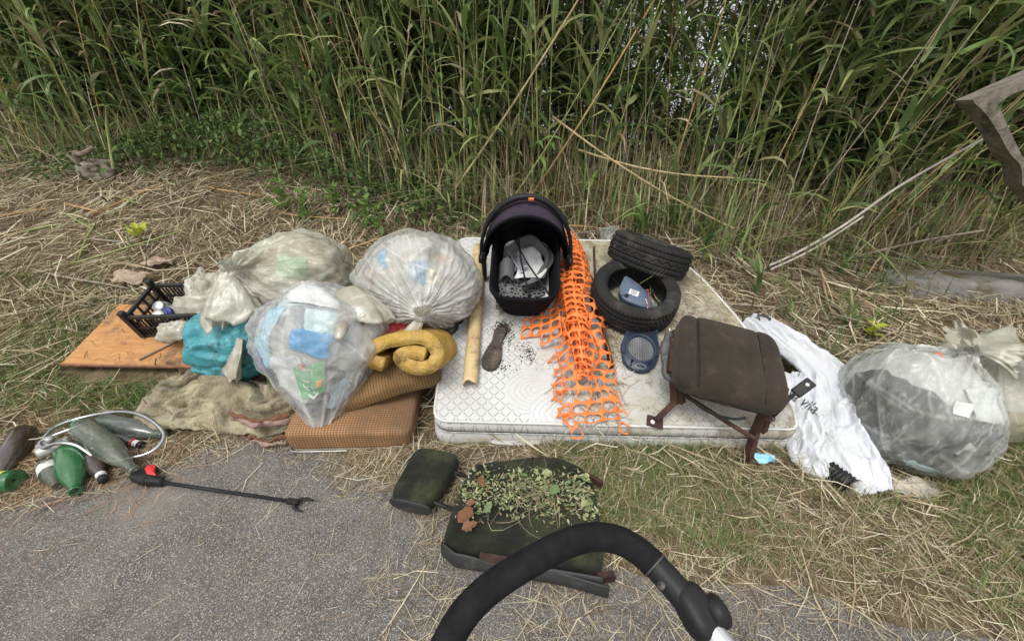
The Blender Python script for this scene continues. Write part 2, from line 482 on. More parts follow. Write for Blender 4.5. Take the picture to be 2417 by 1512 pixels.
xs, ys = scatter(3600, -6, 6, 1.7, 5.2, g3)
G.append((blades(len(xs), xs, ys, .08, .34, .004, .012, .7), pick_cols(len(xs), GRASS[:4] + [(.10, .17, .09)])))
build_stuff('grass', G, m_green, 'short green and yellowing grass on the verge and bank', 'grass')

# ------------------------------------------------------------------ reeds
def reed_leaf_arr(n, k=5):
    """n leaves in local frame: base at origin, going out along +x and drooping"""
    L = rng.uniform(.28, .62, n); up = rng.uniform(.25, 1.25, n); droop = rng.uniform(.5, 2.1, n)
    t = np.linspace(0, 1, k)
    ang = up[:, None] - droop[:, None] * t[None] ** 1.3
    seg = L[:, None] / (k - 1)
    x = np.concatenate([np.zeros((n, 1)), np.cumsum(np.cos(ang[:, :-1]) * seg, 1)], 1)
    z = np.concatenate([np.zeros((n, 1)), np.cumsum(np.sin(ang[:, :-1]) * seg, 1)], 1)
    y = rng.normal(0, .05, n)[:, None] * t[None] ** 2
    P = np.stack([x, y, z], -1)
    tw = rng.normal(0, .5, n)[:, None] * t[None] + rng.normal(0, .25, n)[:, None]
    S = np.stack([-np.sin(ang) * np.sin(tw), np.cos(tw), np.cos(ang) * np.sin(tw)], -1)
    Wd = rng.uniform(.026, .054, n)[:, None] * np.interp(t, [0, .12, .35, .7, 1], [.45, 1, 1, .6, .03])[None] * .5
    return P, Wd, S

LEAFC = [(.155, .235, .07), (.19, .27, .085), (.24, .305, .105), (.145, .22, .09), (.31, .355, .14), (.21, .26, .10), (.38, .385, .17)]

def rotz(P, a):
    c, s = np.cos(a), np.sin(a)
    x = P[..., 0] * c - P[..., 1] * s; y = P[..., 0] * s + P[..., 1] * c
    return np.stack([x, y, P[..., 2]], -1)

def stalk_path(h, bend, k=9):
    t = np.linspace(0, 1, k)
    return np.stack([bend * h * t ** 2, 0 * t, h * t], -1)

def make_foliage(h, bend, z0, nl, dead=0.0):
    zs = np.sort(rng.uniform(z0, h, nl)); t = zs / h
    P, Wd, S = reed_leaf_arr(nl)
    a = (np.arange(nl) % 2) * math.pi + rng.normal(0, .9, nl) + rng.uniform(0, 6.28)
    P = rotz(P, a[:, None]); S = rotz(S, a[:, None])
    P[..., 0] += (bend * h * t ** 2)[:, None]; P[..., 2] += zs[:, None]
    V, F = ribbons(P, Wd, S)
    c = pick_cols(nl, LEAFC, .15)
    if dead:
        k = rng.random(nl) < dead; c[k] = pick_cols(k.sum(), STRAW[:4])
    return V, F, np.repeat(c, 2 * P.shape[1], 0)

m_cane = [mat('cane_tan', (.50, .40, .22), (.40, .30, .17), 14, .5, spec=.35, grime=(.2, .15, .1), gs=9, gt=(.52, .7), stretch=(1, 1, .25)),
          mat('cane_yellow_green', (.30, .32, .12), (.20, .25, .09), 8, .45, spec=.4, grime=(.24, .2, .12), gs=7, stretch=(1, 1, .2)),
          mat('cane_grey', (.33, .28, .22), (.24, .19, .15), 16, .65, spec=.25, stretch=(1, 1, .3)),
          mat('cane_orange', (.46, .30, .13), (.36, .22, .10), 10, .5, spec=.35, stretch=(1, 1, .3))]
def stalk_arr(h, bend, r, n=6):
    """a cane with swollen nodes every 18 cm or so"""
    zs, rs = [0], [r * 1.1]; z = rng.uniform(.05, .15)
    while z < h:
        f = r * (1 - .6 * z / h)
        zs += [z - .006, z, z + .006]; rs += [f, f * 1.28, f]; z += rng.uniform(.15, .26)
    zs.append(h); rs.append(r * .3)
    zs = np.array(zs); p = np.stack([bend * h * (zs / h) ** 2, .01 * np.sin(zs * 3), zs], -1)
    return tube_arr(p, rs, n)

VAR = []
for i in range(14):
    h = rng.uniform(3.2, 4.6); bend = rng.uniform(-.10, .16); r = rng.uniform(.006, .0105)
    z0 = rng.uniform(.05, .45)
    sv, sf = stalk_arr(h, bend, r)
    sm = bpy.data.meshes.new('stalk'); sm.from_pydata([tuple(v) for v in sv], [], sf); sm.materials.append(m_cane[(1, 0, 1, 2, 1, 3, 1)[i % 7]])
    sm.polygons.foreach_set('use_smooth', np.ones(len(sm.polygons), bool))
    fv, ff, fc = make_foliage(h, bend, z0, int(rng.integers(52, 66)), .10)
    VAR.append(dict(h=h, bend=bend, z0=z0, stalk=sm, sv=sv, sf=sf, fv=fv, ff=ff, fc=fc))
def mk_leaf_mesh(V, F, c, name='leaf'):
    me = bpy.data.meshes.new(name)
    me.vertices.add(len(V)); me.vertices.foreach_set('co', V.ravel())
    n, k = F.shape
    me.loops.add(n * k); me.loops.foreach_set('vertex_index', F.astype(np.int32).ravel())
    me.polygons.add(n); me.polygons.foreach_set('loop_start', np.arange(0, n * k, k, dtype=np.int32)); me.polygons.foreach_set('loop_total', np.full(n, k, np.int32))
    me.update(calc_edges=True); me.polygons.foreach_set('use_smooth', np.ones(n, bool))
    a = me.color_attributes.new('Col', 'FLOAT_COLOR', 'POINT'); cc = np.ones((len(V), 4)); cc[:, :3] = c; a.data.foreach_set('color', cc.ravel())
    me.materials.append(m_reed_leaf); return me
for v in VAR: v['fol'] = mk_leaf_mesh(v['fv'], v['ff'], v['fc'], 'foliage')
LEAFM = []
for i in range(24):
    P, Wd, S = reed_leaf_arr(1, 7); V, F = ribbons(P, Wd * 1.1, S)
    LEAFM.append(mk_leaf_mesh(V, F, pick_cols(1, LEAFC)[0]))

def link_copy(me, name, parent, loc=(0, 0, 0), rot=(0, 0, 0)):
    o = bpy.data.objects.new(name, me); COL.objects.link(o); o.parent = parent; o.location = loc; o.rotation_euler = rot
    return o

def lean_for(x): return np.interp(x, [-6, -2.5, -1.6, 0, 1.5, 4], [.10, .02, -.05, .02, .12, .36])

REEDL = {0: ('tall leafy green reed with a tan cane', 'leafy reeds'),
         1: ('slender dry leafless reed cane', 'dry canes')}
nre = 0
def reed(x, y, v, az, lx, ly, leafy, dry=False, s=1.0):
    global nre
    zone = ['beside the bleached stump', 'behind the heap of tied sacks', 'behind the carrycot', 'behind the tyres and car seat', 'near the concrete post'][sum(x > q for q in (-3.4, -1.1, .75, 2.4))]
    lab, grp = (a_ + ' ' + zone for a_ in REEDL[1 if dry else 0])
    o = thing('reed', lab, 'reed', (x, y, float(zt(x, y)) - .02), (ly, lx, 0), grp); o.scale = (s, s, s)
    a = link_copy(v['stalk'], 'stalk', o, rot=(0, 0, az))
    if dry: return o
    if leafy:
        n = 22
        for i in range(n):
            z = v['z0'] * .8 + (v['h'] * .82 - v['z0'] * .8) * (i + rng.random()) / n; t = z / v['h']
            r = v['bend'] * v['h'] * t * t
            link_copy(LEAFM[rng.integers(0, 24)], 'leaf', o, (r * math.cos(az), r * math.sin(az), z), (rng.normal(0, .15), rng.normal(0, .25), rng.uniform(0, 6.28)))
    else:
        f = link_copy(v['fol'], 'foliage', o, rot=(0, 0, az)); f['kind'] = 'stuff'
    nre += 1
    return o
xs = np.sort(rng.uniform(-7.0, 6.6, 105))
for i, x in enumerate(xs):           # front row, each leaf its own part
    if -4.6 < x < -2.6 and rng.random() < .65: continue
    y = front_of_reeds(x) + abs(rng.normal(0, .22))
    if .1 < x / y < .6 and rng.random() < .3: continue
    v = VAR[rng.integers(0, 14)]
    reed(x, y, v, rng.uniform(0, 6.28), lean_for(x) + rng.normal(0, .10), rng.normal(.02, .08), i % 2 == 0)
for x in rng.uniform(-6.5, 6.6, 110):   # second row
    y = front_of_reeds(x) + rng.uniform(.2, .9)
    if .2 < x / y < .47 and rng.random() < .7: continue
    reed(x, y, VAR[rng.integers(0, 14)], rng.uniform(0, 6.28), lean_for(x) + rng.normal(0, .12), rng.normal(0, .1), False)
for x in np.concatenate([rng.uniform(-1.9, 5.2, 58), rng.uniform(-6.5, -2, 6)]):     # dry canes standing or leaning in front
    y = front_of_reeds(x) + rng.uniform(-.15, .5)
    reed(x, y, VAR[rng.integers(0, 14)], rng.uniform(0, 6.28), lean_for(x) * 1.2 + rng.normal(0, .22), rng.normal(.05, .18), False, True, rng.uniform(.4, .95))

# the mass of reeds behind
Vs, Fs, Cs, off = [], [], [], 0
SV, SF, soff = [], [], 0
nm = 0
NB = 2250
for i in range(NB):
    x = rng.uniform(-11.5, 11.5); f = float(front_of_reeds(x))
    y = f + .35 + rng.gamma(2.0, .95)
    if y > 9.5: continue
    gap = .9 * math.exp(-((x / y - .36) / .15) ** 2) + .7 * math.exp(-((x / y - .08) / .06) ** 2)          # thinner bed where the sky shows through
    thin = gap * min(1, max(0, (y - f - .3) / .5))
    if rng.random() < thin * .6: continue
    v = VAR[rng.integers(0, 14)]; az = rng.uniform(0, 6.28); s = rng.uniform(.8, 1.1) * (1.12 if x < -.5 else 1) * (1 - rng.uniform(.50, .66) * min(1, thin) * (rng.random() < .93))
    lx = float(lean_for(x)) + rng.normal(0, .14); ly = rng.normal(0, .12)
    Mx = np.array((Matrix.Translation((x, y, float(zt(x, y, False)) - .03)) @ Euler((ly, lx, az)).to_matrix().to_4x4() @ Matrix.Scale(s, 4)))
    P = v['fv'] @ Mx[:3, :3].T + Mx[:3, 3]
    Vs.append(P); Fs.append(v['ff'] + off); Cs.append(v['fc'] * rng.uniform(.85, 1.2)); off += len(P)
    P = v['sv'] @ Mx[:3, :3].T + Mx[:3, 3]
    if i % 6: continue
    SV.append(P); SF += [tuple(q + soff for q in f_) for f_ in v['sf']]; soff += len(P)
rb = tag(mesh('reed_bed', np.concatenate(Vs), np.concatenate(Fs), m_reed_leaf, col=np.concatenate(Cs)), 'dense dark mass of green reeds behind the standing canes', 'reed bed', kind='stuff')
o = mesh('stalks', np.concatenate(SV), SF, m_cane[1], rb); o['kind'] = 'stuff'
# tangle of dry stems and low leaves at the foot of the reeds
T = []
def kt(x, y):
    d_ = y - front_of_reeds(x); return np.clip(1 - np.abs(d_ - .3) / .75, 0, 1) * np.where(x > -1.6, 1, .5)
xs, ys = scatter(8000, -7, 7, 3.2, 7, lambda x, y: kt(x, y) * np.where(x > -.4, 1, .45))
T.append((blades(len(xs), xs, ys, .15, 1.15, .004, .010, .75, 4), pick_cols(len(xs), STRAW[:4] + DARKS[1:] + [(.4, .3, .16)])))
xs, ys = scatter(2200, -7, 7, 3.2, 7, kt)
T.append((blades(len(xs), xs, ys, .2, .7, .008, .02, .9, 5), pick_cols(len(xs), STRAW[:3] + DARKS[2:])))
build_stuff('dry_stem_tangle', T, m_straw, 'tangle of thin dry stems at the foot of the reeds', 'dry stems')
T = []
xs, ys = scatter(3600, -7, 7, 3.4, 7, kt)
T.append((blades(len(xs), xs, ys, .25, .9, .010, .026, 1.2, 7), pick_cols(len(xs), LEAFC)))
build_stuff('young_reed_shoots', T, m_green, 'low green reed shoots crowding the foot of the reeds', 'reed shoots')
# broad-leaved weeds under the reeds
def leaf_cloud(n, xs, ys, zs, l0, l1):
    L = rng.uniform(l0, l1, n); a = rng.uniform(0, 6.28, n); el = rng.normal(.1, .5, n)
    D = np.stack([np.cos(a) * np.cos(el), np.sin(a) * np.cos(el), np.sin(el)], -1)
    t = np.linspace(0, 1, 4)
    P = np.stack([xs, ys, zs], -1)[:, None] + D[:, None] * L[:, None, None] * t[None, :, None]
    P[..., 2] -= (L * .35)[:, None] * t[None] ** 2
    S = np.stack([-np.sin(a), np.cos(a), 0 * a], -1)[:, None]
    Wd = np.minimum(L * .24, .022)[:, None] * np.interp(t, [0, .3, .6, 1], [.1, 1, .9, .05])[None]
    return ribbons(P, Wd, S) + (4,)
Wb = []
n = 16000
xs = rng.uniform(-6.5, -.3, n); ys = front_of_reeds(xs) + rng.normal(.25, .45, n)
hh = np.clip(.55 * (.5 + clump(xs, ys, 1.6, 71)) * np.exp(-((xs + 3.0) / 2.0) ** 2), .05, 1)
zs = zt(xs, ys, False) + rng.random(n) ** .6 * hh
Wb.append((leaf_cloud(n, xs, ys, zs, .03, .09), pick_cols(n, [(.05, .10, .03), (.07, .13, .035), (.09, .16, .045), (.12, .19, .06), (.16, .2, .06)])))
n = 26000      # leafy depth of the reed bed low down
xs = rng.uniform(-11, 11, n); ys = front_of_reeds(xs) + .5 + rng.gamma(2, .7, n)
zs = zt(xs, ys, False) + rng.random(n) * np.where((xs / ys > .14) & (xs / ys < .5), .95, 1.5)
Wb.append((leaf_cloud(n, xs, ys, zs, .16, .36), pick_cols(n, [(.06, .11, .035), (.08, .14, .045), (.10, .17, .055), (.13, .19, .07), (.2, .2, .1)])))
build_stuff('undergrowth', Wb, m_green, 'dark leafy weeds growing under the reeds', 'weeds')

# loose broken canes lying on the bank, each its own thing
CANEL = ('broken pale reed cane lying on the cut straw of the bank', 'broken canes on the bank')
for i in range(46):
    x = rng.uniform(-5.2, 4.2); y = rng.uniform(2.5, 4.6)
    if on_mattress(x, y) or (-2.9 < x < -.3 and y < 2.9): continue
    L = rng.uniform(.25, 1.1); a = rng.normal(0, .7)
    t = np.linspace(-.5, .5, 5)
    px, py = x + L * t * math.cos(a), y + L * t * math.sin(a)
    pz = zt(px, py) + .055 + rng.normal(0, .06) * t * L
    o = tube('broken_cane', np.stack([px, py, pz], -1), [.008, .009, .009, .0085, .006], m_cane[rng.integers(0, 4)], n=6)
    tag(o, CANEL[0], 'cane', CANEL[1])
# long canes fallen across the reed bed
for p0, p1, m_ in (((.35, 3.9, 1.62), (2.0, 3.55, .72), 0), ((.6, 3.95, 1.35), (1.95, 3.6, 1.15), 0), ((.05, 4.0, .75), (1.15, 3.9, 2.5), 3), ((-.55, 4.1, 1.0), (.9, 3.7, 3.0), 0)):
    p0, p1 = np.array(p0), np.array(p1); t = np.linspace(0, 1, 9)[:, None]
    p = p0 + (p1 - p0) * t; p[:, 2] -= .06 * np.sin(t[:, 0] * math.pi)
    tag(tube('fallen_cane', p, np.linspace(.011, .007, 9), m_cane[m_], n=6), 'long dry cane fallen aslant across the standing reeds', 'cane', 'fallen canes across the reeds')
# ------------------------------------------------------------------ mattress
SL = R(20.4)
MAT = frame((0, 1.643, .174), (1, 0, 0), (0, math.cos(SL), math.sin(SL)))   # local: x, up the slope, off the surface

def round_poly(pts, rad, n=8):
    out = []; k = len(pts); pts = [np.array(p, float) for p in pts]
    for i in range(k):
        a, b, c = pts[i - 1], pts[i], pts[(i + 1) % k]
        u = (a - b) / np.linalg.norm(a - b); v = (c - b) / np.linalg.norm(c - b)
        r = rad[i] if isinstance(rad, (list, tuple)) else rad
        p, q = b + u * r, b + v * r
        for t in np.linspace(0, 1, n):
            out.append((1 - t) ** 2 * p + 2 * t * (1 - t) * b + t * t * q)
    return np.array(out)

def resample(o, n):
    o = np.vstack([o, o[:1]]); s = np.r_[0, np.cumsum(np.linalg.norm(np.diff(o, axis=0), axis=1))]
    t = np.linspace(0, s[-1], n, endpoint=False)
    return np.stack([np.interp(t, s, o[:, i]) for i in range(o.shape[1])], -1)

def quilt_fn(c, h):
    """woven ticking: short slanted strokes in alternating directions, with fans of quilted arcs in the middle"""
    N, L, mix, noise, ramp = h['N'], h['L'], h['mix'], h['noise'], h['ramp']
    def M(op, a, b=None, c_=None):
        x = N.new('ShaderNodeMath'); x.operation = op
        for i, s in enumerate((a, b, c_)):
            if s is None: continue
            if isinstance(s, (int, float)): x.inputs[i].default_value = s
            else: L.new(s, x.inputs[i])
        return x.outputs[0]
    sp = N.new('ShaderNodeSeparateXYZ'); L.new(h['co'], sp.inputs[0]); X, Y = sp.outputs[0], sp.outputs[1]
    S = 30.0
    xs, ys = M('MULTIPLY', X, S), M('MULTIPLY', Y, S)
    fx, fy = M('SUBTRACT', M('FRACT', xs), .5), M('SUBTRACT', M('FRACT', ys), .5)
    par = M('MODULO', M('ABSOLUTE', M('ADD', M('FLOOR', xs), M('FLOOR', ys))), 2.0)
    sg = M('SUBTRACT', M('MULTIPLY', par, 2.0), 1.0)
    w_ = M('ADD', fx, M('MULTIPLY', fy, sg))
    curve = M('ADD', w_, M('MULTIPLY', M('MULTIPLY', fx, fy), .8))
    stroke = M('LESS_THAN', M('ABSOLUTE', curve), .11)
    inside = M('LESS_THAN', M('ADD', M('ABSOLUTE', fx), M('ABSOLUTE', fy)), .80)
    pat = M('MULTIPLY', stroke, inside)
    # fans
    fans = None; fm = None
    for cx, cy, r in ((.13, .20, .17), (.30, .05, .21), (.22, .56, .14), (.60, .14, .17), (.70, .30, .15)):
        dx, dy = M('SUBTRACT', X, cx), M('SUBTRACT', Y, cy)
        dd = M('SQRT', M('ADD', M('MULTIPLY', dx, dx), M('MULTIPLY', dy, dy)))
        ring = M('MULTIPLY', M('LESS_THAN', M('ABSOLUTE', M('SUBTRACT', M('FRACT', M('MULTIPLY', M('ADD', M('ADD', dd, M('MULTIPLY', dx, .35)), M('MULTIPLY', noise(6, 3).outputs[0], .06)), 52.0)), .5)), .15), M('LESS_THAN', dd, r))
        msk = M('LESS_THAN', dd, r)
        fans = ring if fans is None else M('ADD', M('MULTIPLY', fans, M('SUBTRACT', 1.0, msk)), ring)
        fm = msk if fm is None else M('MAXIMUM', fm, msk)
    pat = M('ADD', M('MULTIPLY', pat, M('SUBTRACT', 1.0, fm)), M('MULTIPLY', fans, .28))
    c = mix(M('MULTIPLY', pat, .8), c, (.26, .26, .27))
    # dirt: brown-green damp staining that grows toward the far corner, earth specks
    n1 = noise(2.2, 8, .7).outputs[0]
    far = M('MULTIPLY', M('ADD', M('MULTIPLY', X, .16), M('MULTIPLY', Y, .10)), 1.0)
    c = mix(M('MULTIPLY', ramp(M('ADD', n1, far), .50, .84), .8), c, (.36, .32, .20))
    c = mix(M('MULTIPLY', ramp(M('ADD', noise(9, 8, .75).outputs[0], M('MULTIPLY', far, .7)), .60, .80), .75), c, (.16, .13, .08))
    c = mix(M('MULTIPLY', ramp(noise(130, 3, .6).outputs[0], .68, .75), .6), c, (.12, .09, .06))
    bp = N.new('ShaderNodeBump'); bp.inputs['Strength'].default_value = .5; bp.inputs['Distance'].default_value = .004; bp.invert = True
    L.new(pat, bp.inputs['Height']); L.new(bp.outputs[0], h['b'].inputs['Normal'])
    return c
m_tick = mat('mattress_ticking', (.58, .58, .57), (.50, .50, .48), 3, .75, spec=.2, fn=quilt_fn)
m_band = mat('mattress_band', (.54, .54, .53), (.46, .46, .43), 5, .8, .4, 300, spec=.2, grime=(.36, .33, .24), gs=4, gt=(.5, .75), gmax=.6)
m_pipe = mat('mattress_piping', (.68, .68, .66), (.56, .56, .52), 8, .6, spec=.3)
m_seam = mat('mattress_seam', (.25, .25, .25), (.6, .6, .58), 40, .7)

OUT = resample(round_poly([(-.42, .022), (1.50, -.028), (1.535, .10), (1.515, .68), (1.36, 1.24), (1.14, 1.60), (.4, 1.63), (-.43, 1.655)],
                          [.085, .05, .02, .2, .2, .2, .2, .09]), 220)
mt = thing('mattress', 'dirty white patterned double mattress lying on the sloping bank', 'mattress', M=MAT)
cen = np.array([.55, .8])
rings = np.r_[1.0, .992, .975, .95, .9, np.linspace(.84, .03, 22)]
def mat_sag(x, y):
    return -.016 * np.clip(fbm(s3(x * 2.3, y * 2.3, 0), 91, 3) + .25, 0, 1) + .004 * vn(s3(x * 9, y * 9, 0), 92)
Pt = []
for i, q in enumerate(rings):
    xy = cen + (OUT - cen) * q
    e = np.clip((1 - q) / .05, 0, 1)
    zz = -.012 + .014 * e ** .5 + mat_sag(xy[:, 0], xy[:, 1]) * e
    Pt.append(np.c_[xy, zz])
mesh('top_panel', np.concatenate(Pt), grid_faces(len(rings), len(OUT), cv=True), m_tick, mt)
def band(name, z0, z1, puff, m_, seed):
    zs = np.linspace(z0, z1, 7); P = []
    for z in zs:
        t = (z - z0) / (z1 - z0)
        k = 1 + (puff * math.sin(t * math.pi))
        xy = cen + (OUT - cen) * k
        wob = .004 * vn(s3(OUT[:, 0] * 12, OUT[:, 1] * 12, z * 30), seed) * math.sin(t * math.pi)
        xy = xy + (OUT - cen) / np.linalg.norm(OUT - cen, axis=1)[:, None] * wob[:, None]
        P.append(np.c_[xy[:, 0], xy[:, 1] + z * .33, np.full(len(xy), z)])
    return mesh(name, np.concatenate(P), grid_faces(7, len(OUT), cv=True), m_, mt)
band('patterned_side_band', -.076, -.014, .010, m_tick, 1)
band('lower_side_band', -.182, -.082, .014, m_band, 2)
def rim(name, z, r, m_, k=1.004):
    p = np.c_[cen + (OUT - cen) * k, np.full(len(OUT), z)]; p[:, 1] += z * .33
    t = np.arange(6) * 2 * math.pi / 6
    nrm = np.c_[(OUT - cen) / np.linalg.norm(OUT - cen, axis=1)[:, None], np.zeros(len(OUT))]
    V = p[:, None] + r * (np.cos(t)[None, :, None] * nrm[:, None] + np.sin(t)[None, :, None] * np.array([0, 0, 1.]))
    return mesh(name, V.reshape(-1, 3), grid_faces(len(OUT), 6, cu=True, cv=True), m_, mt)
rim('piping', -.010, .0085, m_pipe)
rim('piping', -.184, .008, m_pipe, 1.002)
rim('seam', -.079, .0035, m_seam, 1.008)
mesh('underside', np.c_[OUT, np.full(len(OUT), -.188)], [tuple(range(len(OUT)))[::-1]], m_band, mt)
for x0 in (-.12, 1.08):
    hh = bmesh.new()
    yy = -.012 - .026 * (x0 + .42) / 1.92
    path = spline([(x0, yy - .012, -.128), (x0 + .03, yy - .030, -.125), (x0 + .14, yy - .034, -.130), (x0 + .25, yy - .034, -.125), (x0 + .28, yy - .020, -.128)], 6)
    tube('handle', path, .014, m_band, mt, n=8, flat=.25)
# ------------------------------------------------------------------ helper: a thing on the mattress
def on_mat(x, s, h=0, yaw=0, pitch=0, roll=0):
    return MAT @ Matrix.Translation((x, s, h)) @ Euler((pitch, roll, yaw), 'XYZ').to_matrix().to_4x4()

# cardboard tube: weathered, slightly bowed half-open tube
m_tube = mat('mouldy_cardboard', (.62, .50, .28), (.50, .38, .20), 5, .85, .5, 60, spec=.15, grime=(.22, .13, .06), gs=7, gt=(.50, .66), gmax=.8)
ct = thing('cardboard_tube', 'stained tan cardboard tube lying on the mattress beside the shoe sole', 'tube', M=MAT)
a0 = np.linspace(-.25 * math.pi, 1.25 * math.pi, 22)       # the underside is split open
def tubefn(U, V):
    s = .215 + 1.24 * U
    ang = -.22 * math.pi + V * 1.44 * math.pi
    r = .040 + .002 * vn(s3(U * 14, V * 5, 0), 4)
    cx = -.236 - .018 * U + .006 * np.sin(U * 3)
    hz = .036 + .03 * np.clip(U - .8, 0, 1)
    return np.c_[cx + r * np.cos(ang), s + .006 * np.sin(V * 14) * (U < .02), hz + r * np.sin(ang)]
sheet('tube_wall', 50, 26, tubefn, m_tube, ct, thick=.005)

# ------------------------------------------------------------------ shoe sole with spilt earth
m_sole = mat('rubber_sole', (.045, .038, .032), (.07, .06, .05), 20, .75, .4, 120, spec=.3, grime=(.15, .12, .09), gs=8)
m_earth = mat('earth_crumbs', (.045, .032, .022), (.09, .065, .045), 30, .95, .6, 90, spec=.1)
ss = thing('shoe_sole', 'worn dark rubber shoe sole lying loose on the white mattress', 'shoe sole', M=on_mat(-.105, .49, .012, -.22))
so_ = round_poly([(-.033, -.165), (.04, -.165), (.062, -.08), (.045, .0), (.030, .06), (.042, .13), (.035, .17), (-.030, .17), (-.038, .13), (-.030, .05), (-.050, -.03), (-.060, -.1)],
                 [.04, .04, .03, .03, .03, .02, .025, .025, .02, .03, .03, .03], 5)
so_ = resample(so_, 90)
rr = np.r_[1.0, 1.0, .96, np.linspace(.9, .05, 22)]
P = []
for i, q in enumerate(rr):
    xy = so_ * q; z = (-.012 if i == 0 else .010 if i == 1 else .016)
    zz = np.full(len(xy), z)
    if i > 2:
        dd = np.hypot(xy[:, 0], xy[:, 1] + .06)
        zz = .014 + .003 * np.sign(np.sin(dd * 230)) * (xy[:, 1] < .02) + .003 * np.sign(np.sin(xy[:, 1] * 260)) * (xy[:, 1] > .07) - .004 * ((xy[:, 1] > .0) & (xy[:, 1] < .08))
        zz = zz + .018 * np.clip((xy[:, 1] + .05) / .2, -1, 1) ** 2
    P.append(np.c_[xy, zz])
mesh('tread', np.concatenate(P), grid_faces(len(rr), 90, cv=True), m_sole, ss)
def crumbs(name, pts, sizes, m_, label, cat, M, kind='stuff'):
    V, F = [], []
    base = np.array([(1, 0, 0), (-1, 0, 0), (0, 1, 0), (0, -1, 0), (0, 0, 1), (0, 0, -1.)])
    fb = [(0, 2, 4), (2, 1, 4), (1, 3, 4), (3, 0, 4), (2, 0, 5), (1, 2, 5), (3, 1, 5), (0, 3, 5)]
    for p, s in zip(pts, sizes):
        o = len(V) * 6
        V.append(p + base * s * rng.uniform(.6, 1.2, (6, 1)) * np.array([1, 1, .6])); F += [(a + o, b + o, c + o) for a, b, c in fb]
    o = mesh(name, np.concatenate(V), F, m_, smooth=False); o.matrix_world = M
    return tag(o, label, cat, kind=kind)
pp, sz = [], []
for cx, cs, sx, sy, n in ((-.06, .66, .026, .03, 420), (-.03, .57, .035, .07, 120), (.09, .48, .028, .03, 200), (.11, .42, .015, .02, 60), (-.06, .36, .04, .03, 40)):
    q = rng.normal(0, 1, (n, 2)); pp.append(np.c_[cx + q[:, 0] * sx, cs + q[:, 1] * sy, rng.uniform(0, .008, n) + .014 * np.exp(-(q ** 2).sum(1)) * (n > 200)])
    sz.append(rng.uniform(.002, .007, n))
crumbs('spilt_earth', np.concatenate(pp), np.concatenate(sz), m_earth, 'dark crumbs of earth spilt round the shoe sole on the mattress', 'earth', MAT)

# ------------------------------------------------------------------ carrycot
m_blk = mat('black_cot_fabric', (.007, .007, .009), (.013, .012, .016), 8, .9, .35, 400, spec=.08, grime=(.05, .045, .042), gs=7, gt=(.60, .80), gmax=.4)
m_pur = mat('faded_purple_canopy', (.050, .034, .055), (.032, .024, .038), 9, .85, .3, 300, spec=.2, grime=(.3, .28, .27), gs=16, gt=(.62, .8), gmax=.5)
m_bpl = mat('black_plastic', (.012, .012, .013), (.019, .019, .020), 12, .5, .1, 90, spec=.25, grime=(.09, .085, .08), gs=9, gt=(.55, .8), gmax=.4)
m_liner = mat('white_quilted_liner', (.72, .73, .72), (.55, .55, .53), 10, .8, .5, 60, spec=.2, grime=(.3, .27, .22), gs=9, gt=(.5, .72))
m_grey = mat('grey_cot_fabric', (.12, .12, .125), (.16, .16, .165), 8, .85, .3, 200, spec=.2)
def pat_fn(c, h):
    v = h['N'].new('ShaderNodeTexVoronoi'); v.inputs['Scale'].default_value = 45; v.feature = 'DISTANCE_TO_EDGE'; h['L'].new(h['co'], v.inputs['Vector'])
    return h['mix'](h['ramp'](v.outputs['Distance'], .10, .16), c, (.012, .012, .013))
m_printed = mat('black_printed_fabric', (.20, .20, .20), None, rough=.85, fn=pat_fn)
m_orange = mat('orange_plastic', (.86, .22, .05), (.80, .19, .045), 8, .45, spec=.4, grime=(.45, .20, .10), gs=12, gt=(.58, .8), gmax=.4)

cc = thing('carrycot', 'black carrycot with raised purple-topped hood standing on the mattress', 'carrycot', M=on_mat(.095, 1.15, 0, R(-3)) @ Matrix.Scale(1.06, 4))
def cot_out(k):   # outline at height fraction k (0 base .. 1 rim), local x,y
    w0, y0, y1 = .155 + .045 * k, -.355 - .12 * k, .40 + .02 * k
    return resample(round_poly([(-w0, y0), (w0, y0), (w0 + .012, .1), (w0 + .012, y1), (-w0 - .012, y1), (-w0 - .012, .1)], [.13, .13, .05, .12, .12, .05], 10), 120)
zk = np.r_[0, .03, .08, .25, .5, .75, .93, 1.0]
P = []
for k in zk:
    o_ = cot_out(k); z = .25 * k
    if k == 0: o_ = o_ * .93
    wr = .004 * fbm(s3(o_[:, 0] * 14, o_[:, 1] * 14, z * 20), 55)
    P.append(np.c_[o_ * (1 + wr[:, None]), np.full(120, z)])
P.append(np.c_[cot_out(1.0) * .955, np.full(120, .256)])
for k in (.93, .7, .4, .15): P.append(np.c_[cot_out(k) * .93, np.full(120, .25 * k + .006)])
body = mesh('tub', np.concatenate(P), grid_faces(len(P), 120, cv=True), m_blk, cc)
fl = cot_out(.12) * .94
mesh('floor_liner', np.concatenate([np.c_[fl * q, .04 + .012 * fbm(s3(fl[:, 0] * q * 8, fl[:, 1] * q * 8, 0), 66)] for q in (1, .9, .7, .45, .2, .02)]), grid_faces(6, 120, cv=True), m_liner, cc)
q = cot_out(1.0); rp = np.c_[q * .98, np.full(120, .254)]
tt = np.arange(8) * 2 * math.pi / 8; nn = np.c_[q / np.linalg.norm(q, axis=1)[:, None], np.zeros(120)]
mesh('rim_band', (rp[:, None] + .013 * (np.cos(tt)[None, :, None] * nn[:, None] + np.sin(tt)[None, :, None] * np.array([0, 0, 1.]))).reshape(-1, 3), grid_faces(120, 8, cu=True, cv=True), m_blk, cc)
